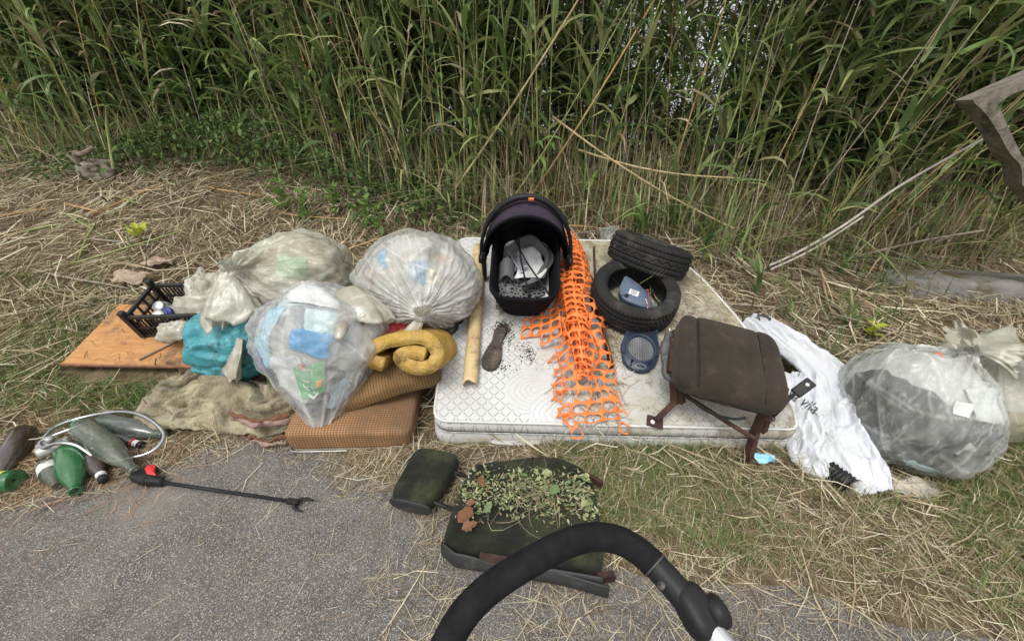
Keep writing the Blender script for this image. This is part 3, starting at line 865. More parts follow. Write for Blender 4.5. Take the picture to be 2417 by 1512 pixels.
# hood: ribbed half dome over the far end, its edge arching over the tub
def hood(U, V):
    a = -.06 + U * 1.12                    # 0 = one side, 1 = other
    th = math.pi * a
    b = V * R(108) - R(18)                   # sweep from the front arch to the back
    rx = .262 - .03 * V; rz = .32; ry = .36
    rib = 1 + .02 * np.abs(np.sin(V * math.pi * 3)) + .006 * vn(s3(U * 9, V * 9, 0), 3)
    x = -rx * np.cos(th) * np.cos(b * .28) * rib
    up = np.sin(th)
    z = .225 + rz * np.clip(up, -.2, 1) * np.cos(b) * rib
    y = .02 + ry * np.sin(b) * (.35 + .65 * np.clip(up, 0, 1)) * rib
    return np.c_[x, y, z]
hd = sheet('hood', 40, 22, hood, m_blk, cc, thick=.006)
def visor(U, V):      # faded band over the top of the hood, between handle and edge
    th = math.pi * (.2 + .6 * U); b = R(-17) + V * R(34)
    rx = .266; rz = .327; ry = .367
    return np.c_[-rx * np.cos(th) * np.cos(b * .28), .02 + ry * np.sin(b) * (.35 + .65 * np.sin(th)), .232 + rz * np.sin(th) * np.cos(b)]
sheet('faded_top_panel', 30, 8, visor, m_pur, cc, thick=.004)
th = np.linspace(-.05 * math.pi, 1.05 * math.pi, 40)
b = R(-8)
b = R(-18)
tube('hood_edge', np.c_[-.264 * np.cos(th), .015 + .36 * math.sin(b) * (.35 + .65 * np.clip(np.sin(th), 0, 1)), .225 + .325 * np.sin(th)], .009, m_blk, cc, n=8)
th = np.linspace(0.0, math.pi, 44)
hz = np.c_[-.285 * np.cos(th), -.035 + .065 * np.sin(th), .20 + .40 * np.sin(th) ** .9]
hb = tube('carry_handle', hz, np.interp(th, [0, .55, .6, 2.54, 2.6, 3.2], [.012, .012, .018, .018, .012, .012]), m_bpl, cc, n=10)
rbox('release_button', (.02, .008, .597), (.032, .014, .014), m_orange, hb, .003)
for sx in (-1, 1):
    bm = bmesh.new(); box_bm(bm, (sx * .272, -.02, .13), (.026, .06, .22)); hg = bm_obj('hinge_arm', bm, m_bpl, cc, .01)
    lathe('hinge_cap', [(.001, .02), (.028, .018), (.034, .006), (.034, -.008), (.001, -.008)], m_bpl, hg, 20).matrix_local = Matrix.Translation((sx * .283, -.035, .19)) @ Matrix.Rotation(sx * math.pi / 2, 4, 'Y')
# two bare hood ribs lying across the tub
for p in (((-.06, .16, .30), (.03, -.40, .235)), ((-.12, .18, .30), (.135, -.375, .235))):
    p = spline([p[0], tuple((np.array(p[0]) + np.array(p[1])) / 2 + np.array([-.012, 0, -.02])), p[1]], 8)
    r_ = tube('loose_rod', p, .0055, m_bpl, cc, n=8)
    tube('rod_tip', [p[-1], p[-1] + (p[-1] - p[-2]) / np.linalg.norm(p[-1] - p[-2]) * .02], .009, m_bpl, r_, n=8)
# bedding heaped in the tub: printed mattress cover, grey apron, silver wrapper
def cover(U, V):
    x = -.17 + .30 * U; y = -.37 + .34 * V
    z = .055 + .10 * np.clip(V - .6 + .25 * (1 - U), 0, 1) + .012 * fbm(s3(U * 4, V * 4, 0), 12) + .12 * np.clip(.15 - U, 0, 1)
    return np.c_[x + .05 * V * (U - .3), y + .16 * U, z]
sheet('printed_cover', 26, 26, cover, m_printed, cc, thick=.008)
def apron(U, V):
    a = R(215) - U * R(300); r1 = .085 + .05 * V; rr_ = r1 * (1 + .05 * np.sin(5 * a))
    x = .03 + rr_ * 1.1 * np.cos(a) ; y = -.01 + rr_ * 1.35 * np.sin(a) - .06 * (U > .8) * (U - .8) * 4
    z = .15 + .05 * np.sin(a) + .02 * np.sin(V * 6 + U * 9) + .012 * fbm(s3(x * 20, y * 20, 0), 5) + .03 * V
    return np.c_[x - .1 * np.clip(U - .75, 0, 1) * 4 * .6, y, z]
sheet('grey_apron', 60, 8, apron, m_grey, cc, thick=.005)
sheet('white_padding', 24, 24, lambda U, V: np.c_[-.07 + .19 * U + .02 * np.sin(V * 6), -.14 + .26 * V, .125 + .02 * fbm(s3(U * 3, V * 3, 0), 8) + .05 * V], m_liner, cc, thick=.006)
m_silver = mat('silver_film', (.6, .62, .66), (.45, .47, .5), 20, .25, .3, 40, metal=.6)
sheet('silver_wrapper', 12, 20, lambda U, V: np.c_[-.15 + .05 * U + .12 * V, .06 - .18 * V + .03 * U, .19 + .02 * np.sin(U * 5 + V * 4) - .02 * V], m_silver, cc, thick=.002)
sheet('side_pad', 14, 14, lambda U, V: np.c_[-.165 + .09 * U, -.04 - .12 * V, .15 + .06 * np.sin(U * 3) - .05 * V], m_grey, cc, thick=.012)

# ------------------------------------------------------------------ tyres
def tread_fn(c, h):
    return c
m_tyre = mat('tyre_rubber', (.016, .016, .016), (.026, .025, .024), 6, .75, .35, 160, spec=.22, grime=(.13, .115, .09), gs=5, gt=(.5, .74), gmax=.55)
def tyre(name, label, M, seed):
    t = thing(name, label, 'tyre', M=M, group=None)
    Ro, Ri, hw = .282, .185, .098
    pf = []
    for z in np.linspace(-hw * .86, hw * .86, 35):
        r = Ro - .013 * (abs(z) / hw) ** 3
        g = min(abs(abs(z) - .028), abs(abs(z) - .062))
        if g < .0042: r -= .009
        pf.append((r, z))
    side = [(Ro - .022, hw * .95), (Ro - .045, hw * 1.03), (Ro - .065, hw * 1.04), (Ro - .068, hw * 1.05), (Ro - .072, hw * 1.03), (Ri + .012, hw * .92), (Ri + .004, hw * .84), (Ri, hw * .76), (Ri + .012, hw * .72), (Ri + .03, hw * .8), (Ro - .035, hw * .82), (Ro - .022, hw * .6)]
    pf = pf + side
    inner = [(Ro - .020, z) for z in np.linspace(hw * .5, -hw * .5, 5)]
    pf = pf + inner + [(r, -z) for r, z in side[::-1]]
    def treadf(V):
        r = np.hypot(V[:, 0], V[:, 1]); ph = np.arctan2(V[:, 1], V[:, 0]); z = V[:, 2]
        n = 64
        mid = np.abs(z) < .027
        s1 = np.abs(((ph * n / (2 * math.pi) + np.abs(z) * 16 + (z > 0) * .5) % 1) - .5) < .13
        zig = np.abs(z - .012 * (2 * np.abs((ph * 26 / math.pi) % 2 - 1) - 1)) < .0045
        cut = ((s1 & ~mid & (np.abs(z) > .033)) | (mid & zig)) & (r > Ro - .016)
        rr = r - .006 * cut
        return np.c_[rr * np.cos(ph), rr * np.sin(ph), z]
    V, F = lathe_arr(pf + [pf[0]], 384)
    mesh('rubber_casing', treadf(V), F, m_tyre, t)
    return t
tyre('tyre', 'worn black car tyre lying flat on the mattress with a cap inside', on_mat(.80, .86, .105, 0, R(1), R(2)), 1)
ax = Vector((.30, .10, 1)).normalized()
tyre('tyre', 'black car tyre leaning on top of the other tyre, tread showing', Matrix.Translation((.965, 2.72, .755)) @ ax.to_track_quat('Z', 'Y').to_matrix().to_4x4(), 2)
# straw caught inside the lower tyre
V, F = [], []
xs = rng.normal(.80, .07, 160); ys = rng.normal(.88, .07, 160)
r3 = lying(160, xs, ys, .05, .22, .002, .005, .06, .2, zf=lambda x, y: np.zeros_like(np.asarray(x, float)))
o = mesh('straw_wisps', r3[0], r3[1], m_straw, col=np.repeat(pick_cols(160, STRAW + GRASS), 6, 0), smooth=False); o.matrix_world = MAT
tag(o, 'wisps of dry grass caught inside the flat tyre', 'straw', kind='stuff')

# ------------------------------------------------------------------ speaker cover with wired cap
m_navy = mat('navy_plastic', (.018, .032, .058), (.03, .045, .07), 8, .42, .1, 80, spec=.45, grime=(.14, .14, .13), gs=8, gt=(.55, .8), gmax=.5)
m_navyl = mat('blue_grey_plastic', (.075, .105, .155), (.09, .12, .17), 8, .5, spec=.4, grime=(.2, .2, .2), gs=9, gt=(.6, .8), gmax=.4)
m_grille = mat('grey_grille', (.30, .31, .33), (.24, .25, .27), 10, .5, metal=.3, grime=(.2, .19, .17), gs=7)
spk = thing('speaker_cover', 'navy plastic car speaker cover with grey oval grille and loose wires', 'speaker cover', M=on_mat(.775, .475, .05, R(-12), R(6), 0))
oo = round_poly([(-.075, .175), (.105, .165), (.098, .10), (.118, .0), (.085, -.12), (.03, -.17), (-.04, -.168), (-.095, -.128), (-.118, .0), (-.092, .10)], [.012, .012, .03, .05, .05, .04, .04, .05, .05, .03], 6)
oo = resample(oo, 96)
ang = np.linspace(0, 2 * math.pi, 96, endpoint=False)
st = np.argmin(np.arctan2(oo[:, 1], oo[:, 0]) ** 2 + (oo[:, 0] < 0) * 99); oo = np.roll(oo, -st, 0)
if oo[5, 1] < oo[0, 1]: oo = np.roll(oo[::-1], 1, 0)
ell = lambda a, b, cy=-.01: np.c_[a * np.cos(ang), cy + b * np.sin(ang)]
rings_ = [np.c_[oo, np.full(96, -.045)], np.c_[oo, np.full(96, -.004)], np.c_[oo * .97, np.full(96, .0)], np.c_[ell(.094, .106), np.full(96, -.004)], np.c_[ell(.090, .102), np.full(96, .010)], np.c_[ell(.080, .092), np.full(96, .010)], np.c_[ell(.078, .090), np.full(96, -.016)]]
mesh('housing', np.concatenate(rings_), grid_faces(len(rings_), 96, cv=True), m_navy, spk)
bm = bmesh.new()
for i in range(-7, 8):
    x = i * .0105; hy = .089 * math.sqrt(max(0, 1 - (x / .078) ** 2))
    if hy > .01: box_bm(bm, (x, -.01, -.016), (.0042, 2 * hy, .003))
for i in range(-12, 13):
    y = i * .0073; hx = .077 * math.sqrt(max(0, 1 - (y / .09) ** 2))
    if hx > .01: box_bm(bm, (0, y - .01, -.0135), (2 * hx, .0026, .003))
g_ = bm_obj('grille', bm, m_grille, spk)
for v in g_.data.vertices: v.co.z += .006 * math.sin(v.co.x * 42) * math.cos((v.co.y) * 25)
mesh('grille_backing', np.r_[[[0, -.01, -.03]], np.c_[ell(.079, .091), np.full(96, -.03)]], [(0, 1 + i, 1 + (i + 1) % 96) for i in range(96)], m_bpl, spk)
e2 = np.linspace(0, 2 * math.pi, 30, endpoint=False)
tube('badge_ring', np.c_[.030 * np.cos(np.r_[e2, 0]), -.138 + .016 * np.sin(np.r_[e2, 0]), np.full(31, .003)], .003, m_grille, spk, n=6)
for sx, sy in ((-.085, .115), (.088, .12), (-.098, -.06), (.098, -.05), (-.055, -.14), (.055, -.14)):
    lathe('peg', [(.001, .018), (.005, .018), (.006, 0), (.006, -.01)], m_navy, spk, 10).location = (sx, sy, 0)
m_red = mat('red_wire', (.45, .05, .05), None, rough=.4); m_wht = mat('white_wire', (.75, .74, .70), None, rough=.5)
m_cop = mat('copper_bits', (.5, .22, .08), (.65, .55, .4), 60, .5, metal=.4)
tube('wire', spline([(-.05, .14, .004), (-.02, .17, .03), (.02, .24, .07), (.0, .30, .10)], 8), .0022, m_wht, spk, n=6)
tube('wire', spline([(.045, .12, .004), (.03, .17, .03), (.015, .24, .075), (.02, .30, .11), (.0, .345, .14)], 8), .0028, m_red, spk, n=6)
tube('wire', spline([(-.06, .135, .004), (.0, .128, .012), (.05, .13, .006)], 6), .0022, m_red, spk, n=6)
superell('solder_lump', .018, .010, .008, 1, 1, m_cop, spk, 12, 8).location = (-.055, .135, .004)
cap = thing('half_round_cover', 'blue-grey half-round plastic cover with white sticker resting in the flat tyre', 'plastic cover', M=on_mat(.795, .80, .165, R(-24), R(10), R(6)))
hp = round_poly([(-.115, .125), (-.03, .105), (.07, .04), (.125, -.045), (.05, -.07), (-.07, -.07), (-.125, -.01)], [.01, .06, .05, .02, .03, .04, .05], 6)
hp = resample(hp, 60)
mesh('shell', np.concatenate([np.c_[hp * .96, np.full(60, -.05)], np.c_[hp, np.full(60, -.004)], np.c_[hp * .985, np.full(60, 0)], np.c_[hp * .5, np.full(60, .002)], np.c_[hp * .02, np.full(60, .002)]]), grid_faces(5, 60, cv=True), m_navyl, cap)
m_stick = mat('white_sticker', (.75, .76, .76), (.62, .63, .63), 60, .5)
rbox('sticker', (-.025, .01, .0035), (.062, .042, .001), m_stick, cap, .0003)
for i in range(4): rbox('print_line', (-.028 + .004 * (i % 2), .024 - .009 * i, .0048), (.042 - .008 * (i % 2), .003, .0008), m_bpl, bpy.data.objects['sticker'], 0)
lathe('bolt', [(.001, .008), (.012, .008), (.013, 0)], m_bpl, cap, 14).location = (-.062, -.035, .003)

# ------------------------------------------------------------------ orange barrier netting
def net(name, nu, nv, fn, parent, hole=(.76, .66), drop=None, thick=.0022, k=12):
    """plastic mesh: nu x nv cells, each an oval hole; fn maps (a,b) in cell units to space"""
    V, F = [], []
    a = np.arange(k) * 2 * math.pi / k + math.pi / 4
    e = 1 / np.maximum(np.abs(np.cos(a)), np.abs(np.sin(a)))
    sq = np.c_[np.cos(a) * e, np.sin(a) * e] * .5; el = np.c_[np.cos(a) * hole[0], np.sin(a) * hole[1]] * .5 * 1.12
    el = np.clip(el, -.46, .46)
    cells = []
    for i in range(nu):
        for j in range(nv):
            if drop and drop(i, j): continue
            o = len(V) * 2 * k
            c = np.array([i + .5, j + .5])
            V.append(np.r_[c + sq, c + el * rng.uniform(.92, 1.04)])
            F += [(o + q, o + (q + 1) % k, o + k + (q + 1) % k, o + k + q) for q in range(k)]
    uv = np.concatenate(V)
    P = fn(uv[:, 0] / nu, uv[:, 1] / nv)
    o = mesh(name, P, np.array(F), m_orange, parent)
    m_ = o.modifiers.new('w', 'WELD'); m_.merge_threshold = .0008
    m_ = o.modifiers.new('s', 'SOLIDIFY'); m_.thickness = thick; m_.offset = 0
    return o
bn = thing('barrier_net', 'crumpled roll of orange plastic barrier netting trailing down the mattress', 'barrier net', M=MAT)
def axis(U):    # centre line of the roll in mattress coordinates
    return np.interp(U, [0, .35, .65, 1], [.412, .42, .43, .475])
def outer(U, V):
    s = -.085 + 1.585 * U
    wd = np.interp(U, [0, .1, .35, .6, .85, 1], [.17, .165, .165, .15, .115, .06])
    hgt = np.interp(U, [0, .08, .2, .4, .7, 1], [.012, .018, .075, .12, .12, .07])
    a = (V - .5) * 2
    x = axis(U) + wd * np.sin(a * 1.45) * 1.0 + .02 * np.sin(U * 31 + V * 6) + .05 * fbm(s3(U * 9, V * 4, 0), 3)
    z = .012 + hgt * np.cos(a * 1.45) ** 1 * 1.0 + .045 * fbm(s3(U * 10, V * 5, 1), 4)
    return np.c_[x, s + .04 * fbm(s3(U * 7, V * 5, 2), 5), np.maximum(z, .006)]
net('outer_sheet', 25, 6, outer, bn, hole=(.74, .84), drop=lambda i, j: (i < 7 and j < 1 and i % 2 == 0) or (i == 0 and j in (2, 3, 4)) or (i, j) in ((1, 5), (3, 1), (9, 0), (12, 5)))
def roll(U, V):
    s = .24 + 1.26 * U + .05 * np.sin(V * 9)
    a = V * 2 * math.pi * 2.4; r = (.085 - .055 * V) * np.interp(U, [0, .2, .8, 1], [.75, 1, 1, .55]) * (1 + .65 * fbm(s3(U * 9, V * 4, 0), 7))
    return np.c_[axis((s + .085) / 1.585) - .02 + r * 1.15 * np.cos(a), s + .03 * fbm(s3(U * 8, V * 8, 3), 2), .095 + r * .95 * np.sin(a)]
net('inner_roll', 22, 18, roll, bn, hole=(.74, .78), drop=lambda i, j: (i * 7 + j * 13) % 9 == 0)
def flap(U, V):
    x = .30 - .235 * U; s = .52 + .26 * V + .02 * U + .02 * np.sin(V * 5)
    z = .02 + .09 * (1 - U) ** 2 + .02 * fbm(s3(U * 5, V * 5, 0), 9)
    return np.c_[x + .05 * (V - .5) * U, s - .09 * U * (1 - V) + .05 * U * V, z]
net('torn_flap', 4, 4, flap, bn, drop=lambda i, j: (i == 3 and j in (0, 3)) or (i == 2 and j == 0))
def tear(U, V):
    x = .29 - .06 * U; s = .02 + .42 * V
    return np.c_[x + .02 * np.sin(V * 20), s, .015 + .04 * (1 - U) + .01 * np.sin(V * 13)]
net('torn_edge', 1, 8, tear, bn, drop=lambda i, j: j in (1, 4, 6))
m_rust = mat('rusty_steel', (.060, .030, .022), (.10, .052, .036), 14, .8, .6, 90, metal=.25, spec=.3, grime=(.045, .03, .025), gs=9, gt=(.45, .65))
for p0, p1, sz_ in (((.555, .80, .05), (.60, 1.34, .13), (.035, .012)), ((.585, .35, .012), (.56, 1.05, .075), (.04, .02))):
    p0, p1 = Vector(p0), Vector(p1); dd = p1 - p0
    bm = bmesh.new(); box_bm(bm, (0, 0, dd.length / 2), (sz_[0], sz_[1], dd.length))
    o = bm_obj('metal_bar', bm, m_rust, None, .002)
    o.matrix_world = MAT @ Matrix.Translation(p0) @ dd.to_track_quat('Z', 'X').to_matrix().to_4x4()
    tag(o, 'flat rusty steel bar end sticking out beside the netting' if sz_[1] < .015 else 'dark steel strip lying under the netting beside the flat tyre', 'steel bar')
# straw trodden onto the mattress
xs = np.concatenate([rng.normal(.62, .05, 260), rng.uniform(.3, 1.4, 150), rng.uniform(1.0, 1.4, 260), rng.normal(.45, .09, 120)])
ys = np.concatenate([rng.normal(.62, .18, 260), rng.uniform(0, 1.5, 150), rng.uniform(.6, 1.5, 260), rng.normal(.12, .1, 120)])
r3 = lying(len(xs), xs, ys, .03, .2, .0015, .005, .02, .04, zf=lambda x, y: np.zeros_like(np.asarray(x, float)))
o = mesh('scattered_straw', r3[0], r3[1], m_straw, col=np.repeat(pick_cols(len(xs), STRAW), 6, 0), smooth=False); o.matrix_world = MAT
tag(o, 'loose straw scattered over the mattress beside the netting', 'straw', kind='stuff')
# ------------------------------------------------------------------ plastic sacks
def wrinkle_normal(h, s1=14, st=.5):
    pass
def film(name, c1, c2, trans, rough=.14, white=(.80, .80, .76), grime=(.30, .25, .17), gmax=.5):
    """thin cloudy film: clear where it lies single, milky along folds (vertex value Col = how doubled it is)"""
    m = bpy.data.materials.new(name); m.use_nodes = True
    N, L = m.node_tree.nodes, m.node_tree.links
    b = N['Principled BSDF']; out = N['Material Output']
    b.inputs['Roughness'].default_value = rough; b.inputs['Specular IOR Level'].default_value = .55
    tc = N.new('ShaderNodeTexCoord')
    def noise(s, det=5, dis=0):
        n = N.new('ShaderNodeTexNoise'); n.inputs['Scale'].default_value = s; n.inputs['Detail'].default_value = det; n.inputs['Distortion'].default_value = dis
        L.new(tc.outputs['Object'], n.inputs['Vector']); return n.outputs[0]
    def rng_(x, a, b_, c=0, d=1):
        r = N.new('ShaderNodeMapRange'); L.new(x, r.inputs[0])
        for k, v in zip(('From Min', 'From Max', 'To Min', 'To Max'), (a, b_, c, d)): r.inputs[k].default_value = v
        return r.outputs[0]
    def mix(f, a, b_):
        x = N.new('ShaderNodeMix'); x.data_type = 'RGBA'
        for i, s in ((0, f), (6, a), (7, b_)):
            if isinstance(s, tuple): x.inputs[i].default_value = (*s, 1)
            else: L.new(s, x.inputs[i])
        return x.outputs[2]
    def M(op, a, b_):
        x = N.new('ShaderNodeMath'); x.operation = op
        for i, s in enumerate((a, b_)):
            if isinstance(s, (int, float)): x.inputs[i].default_value = s
            else: L.new(s, x.inputs[i])
        return x.outputs[0]
    at = N.new('ShaderNodeAttribute'); at.attribute_name = 'Col'; fold = at.outputs['Fac']
    c = mix(rng_(noise(4), .35, .65), c1, c2)
    c = mix(fold, c, white)
    g = M('MULTIPLY', rng_(noise(6, 8), .52, .72), gmax)
    c = mix(g, c, grime)
    L.new(c, b.inputs['Base Color'])
    cr = M('ABSOLUTE', M('SUBTRACT', noise(13, 4, 1.5), .5), 0)
    bp = N.new('ShaderNodeBump'); bp.inputs['Strength'].default_value = .45; bp.inputs['Distance'].default_value = .02; L.new(cr, bp.inputs['Height']); L.new(bp.outputs[0], b.inputs['Normal'])
    t = N.new('ShaderNodeBsdfTranslucent'); L.new(c, t.inputs[0])
    x1 = N.new('ShaderNodeMixShader'); x1.inputs[0].default_value = .3; L.new(b.outputs[0], x1.inputs[1]); L.new(t.outputs[0], x1.inputs[2])
    tr = N.new('ShaderNodeBsdfTransparent'); tr.inputs[0].default_value = (.97, .98, .97, 1)
    thin = M('MULTIPLY', M('MULTIPLY', M('SUBTRACT', 1.0, M('MULTIPLY', fold, .85)), trans), rng_(noise(3.5, 6), .3, .7, 1.12, .72))
    thin = M('MULTIPLY', thin, M('SUBTRACT', 1.0, M('MULTIPLY', g, .6)))
    x2 = N.new('ShaderNodeMixShader'); L.new(thin, x2.inputs[0]); L.new(x1.outputs[0], x2.inputs[1]); L.new(tr.outputs[0], x2.inputs[2])
    L.new(x2.outputs[0], out.inputs[0])
    return m

class Sack:
    def __init__(s, cen, rad, kdir, prof_pts, seed, pleat=.05, pfall=.55, npl=26, lump=.07, crease=.03, floor=None):
        s.c = np.array(cen, float); s.r = np.array(rad, float); s.seed = seed
        kz = Vector(kdir).normalized(); s.q = np.array(kz.to_track_quat('Z', 'Y').to_matrix())
        s.pp = np.array(prof_pts, float); s.pl, s.pf, s.npl, s.lump, s.cr, s.floor = pleat, pfall, npl, lump, crease, floor
    def pts(s, D, f=1.0, rough=True):
        """D: unit directions in the sack's frame (z = toward the knot)"""
        D = D / (np.linalg.norm(D, axis=-1, keepdims=True) + 1e-9)
        pol = np.arccos(np.clip(D[:, 2], -1, 1)); ph = np.arctan2(D[:, 1], D[:, 0])
        r = np.interp(pol, s.pp[:, 0], s.pp[:, 1])
        if rough:
            r = r + s.lump * fbm(D * 1.7 + s.seed, s.seed, 3)
            cc_, ss_ = np.cos(ph), np.sin(ph)
            k = s.npl / 6.0; fold = np.clip(1.2 - pol / .22, 0, 1)
            w1 = ridge(s3(cc_ * k, ss_ * k, pol * .9 + s.seed), s.seed + 3, 3)
            r = r + s.pl * w1 * np.exp(-(pol / s.pf) ** 1.4) * np.clip(pol / .1, 0.3, 1)
            r = r + s.cr * (1.0 * crumple(D, s.seed, 3.2, 7) + .55 * crumple(D, s.seed + 1, 8, 7) + .25 * crumple(D, s.seed + 2, 18, 6))
            c1_, c2_ = crumple(D, s.seed, 3.2, 7), crumple(D, s.seed + 1, 8, 7)
            lines = np.maximum(creases(D, s.seed, 5, 9, .022, .35), .7 * creases(D, s.seed + 3, 12, 9, .011, .6))
            s.fold = np.clip(fold + .62 * lines + 1.1 * np.clip(w1 - .15, 0, 1) * np.exp(-(pol / (s.pf * 1.5)) ** 1.5) + .22 * np.clip((c1_ - .35) / .4, 0, 1) + .2 * np.clip((c2_ - .45) / .35, 0, 1), 0, 1)
            r = r + .012 * lines
            r = r + .4 * s.cr * np.clip(ridge(s3(cc_ * k * .8, ss_ * k * .8, pol * 1.2), s.seed + 9, 2), -.2, 1) * (pol > .2)
        P = (D * (r * f)[:, None]) @ s.q.T * s.r + s.c
        if s.floor is not None:
            fz = s.floor(P[:, 0], P[:, 1]); P[:, 2] = np.where(P[:, 2] < fz + .04, fz + .04 * np.exp((P[:, 2] - fz - .04) / .08), P[:, 2])
        return P
    def shell(s, name, m_, parent, f=1.0, npol=84, nph=200):
        if f == 1.0: npol, nph = 105, 270
        pol = math.pi * np.linspace(0, 1, npol) ** 1.25; ph = np.arange(nph) * 2 * math.pi / nph
        A, Bp = np.meshgrid(pol, ph, indexing='ij'); A, Bp = A.ravel(), Bp.ravel()
        D = np.stack([np.sin(A) * np.cos(Bp), np.sin(A) * np.sin(Bp), np.cos(A)], -1)
        P = s.pts(D, f)
        return mesh(name, P, grid_faces(npol, nph, cv=True), m_, parent, col=np.repeat(s.fold[:, None], 3, 1))
    def dirs(s, target):
        v = (np.asarray(target, float) - s.c) / s.r
        v = v @ s.q
        return v / np.linalg.norm(v, axis=-1, keepdims=True)
    def patch(s, name, label, cat, tgt, ex, ez, m_, f=.955, n=16, ragged=.18, sd=0, group=None):
        """flexible scrap pressed against the inside of the film near world point tgt, spanning ex and ez"""
        u = np.linspace(-1, 1, n); U, V = np.meshgrid(u, u, indexing='ij'); U, V = U.ravel(), V.ravel()
        ra = 1 + ragged * fbm(s3(U * 1.5, V * 1.5, sd), sd + 5, 3)
        T = np.array(tgt) + (U * ra)[:, None] * np.array(ex) + (V * ra)[:, None] * np.array(ez)
        P = s.pts(s.dirs(T), f) 
        o = mesh(name, P, grid_faces(n, n), m_); q = o.modifiers.new('s', 'SOLIDIFY'); q.thickness = .004
        return tag(o, label, cat, group)

def ruffle(name, p0, d, L_, w0, w1, m_, parent, seed, nu=22, nv=60, closed=True, grav=.4, amp=.3, waves=5):
    """gathered end of a sack beyond its tie: a flaring, crumpled funnel"""
    d = Vector(d).normalized(); M = np.array(d.to_track_quat('Z', 'Y').to_matrix()); p0 = np.array(p0)
    def fn(U, V):
        a = V * 2 * math.pi
        r = (w0 + (w1 - w0) * U ** .8) * (1 + amp * U * (np.sin(a * waves + seed) * .6 + fbm(s3(np.cos(a) * 3, np.sin(a) * 3, U * 2 + seed), seed)))
        flat = .35
        P = np.c_[r * np.cos(a), r * np.sin(a) * flat, L_ * U * (1 + .25 * vn(s3(np.cos(a) * 3, np.sin(a) * 3, seed), seed + 2))]
        P = P @ M.T + p0
        P[:, 2] -= grav * L_ * U ** 2
        P += .012 * np.c_[fbm(P * 16, seed), fbm(P * 16, seed + 1), fbm(P * 16, seed + 2)] * U[:, None]
        return P
    return sheet(name, nu, nv, fn, m_, parent, thick=.0015, cv=True, fold=True)

def knot(name, p, r, m_, parent, seed):
    return superell(name, r, r, r * .8, 1, 1, m_, parent, 40, 24, lambda P: P * (1 + .35 * ridge(P / r * 1.1, seed)[:, None]), loc=p)

PK = [(0, 1.22), (.05, 1.17), (.10, 1.06), (.2, 1.0), (.5, .985), (1.0, 1.0), (1.6, 1.0), (2.4, .97), (3.2, .93)]      # tied sack
m_filmL = film('cloudy_cream_film', (.62, .61, .51), (.54, .53, .43), .56, white=(.74, .73, .64))
m_filmR = film('cloudy_clear_film', (.58, .58, .54), (.50, .50, .46), .62)
m_filmF = film('clear_film', (.60, .61, .62), (.52, .53, .54), .76, gmax=.2)
m_filmG = film('clear_grey_film', (.56, .58, .56), (.47, .49, .47), .76)
m_filmW = film('torn_white_film', (.60, .57, .48), (.52, .48, .38), .40, white=(.74, .72, .64), gmax=.7)

def waste_mat(name, cols, scale=7):
    def fn(c, h):
        N, L = h['N'], h['L']
        v = N.new('ShaderNodeTexVoronoi'); v.inputs['Scale'].default_value = scale; v.inputs['Randomness'].default_value = 1
        n_ = N.new('ShaderNodeTexNoise'); n_.inputs['Scale'].default_value = 4; L.new(h['co'], n_.inputs['Vector'])
        mx = h['mix'](.25, h['co'], n_.outputs['Color']); L.new(mx, v.inputs['Vector'])
        r = N.new('ShaderNodeValToRGB'); r.color_ramp.interpolation = 'CONSTANT'
        el = r.color_ramp.elements
        while len(el) < len(cols): el.new(.5)
        for i, q in enumerate(cols): el[i].position = i / len(cols); el[i].color = (*q, 1)
        sp = N.new('ShaderNodeSeparateColor'); L.new(v.outputs['Color'], sp.inputs[0]); L.new(sp.outputs[0], r.inputs[0])
        return r.outputs[0]
    return mat(name, (1, 1, 1), None, rough=.5, bump=.6, bs=30, fn=fn, bdist=.01)
W_, Gy, Be, Br, Bl, Gn, Dk = (.62, .62, .60), (.22, .22, .22), (.44, .37, .25), (.24, .17, .11), (.10, .34, .62), (.20, .38, .20), (.06, .06, .07)
m_wL = waste_mat('mixed_waste_pale', [W_, Be, (.5, .5, .42), (.40, .46, .36), Be, (.58, .56, .46), (.34, .24, .18), Br])
m_wR = waste_mat('mixed_waste_white', [W_, Gy, W_, (.42, .42, .42), (.34, .27, .23), W_, (.16, .16, .17), (.6, .57, .5)])
m_wF = waste_mat('mixed_waste_bright', [W_, (.55, .66, .70), W_, (.30, .31, .33), (.5, .6, .62), Dk, (.58, .56, .5), Gy], 6)
m_wG = waste_mat('mixed_waste_grey', [W_, (.14, .15, .17), (.4, .42, .45), Dk, (.05, .05, .055), (.66, .66, .64), (.20, .24, .29), Dk], 3.6)
m_sblue = mat('sky_blue_plastic', (.035, .33, .68), (.07, .42, .74), 9, .4, .5, 30, spec=.5, bdist=.01)
m_pblue = mat('pale_blue_plastic', (.26, .58, .74), (.38, .66, .78), 8, .4, .5, 30, spec=.5, bdist=.01)
m_violet = mat('violet_plastic', (.22, .22, .50), (.30, .30, .55), 14, .4, .4, 30, spec=.5)
m_scred = mat('red_film', (.34, .02, .035), (.45, .04, .05), 10, .35, .5, 25, spec=.5, bdist=.01)
m_white = mat('white_plastic', (.76, .77, .76), (.66, .67, .66), 8, .4, .5, 24, spec=.45, bdist=.012)
m_yel = mat('yellow_paper', (.62, .52, .18), (.55, .42, .15), 8, .6)
m_card_g = mat('green_carton', (.14, .45, .16), (.22, .52, .24), 12, .45, spec=.4)
m_orng = mat('orange_print', (.80, .30, .06), (.85, .45, .10), 20, .5)

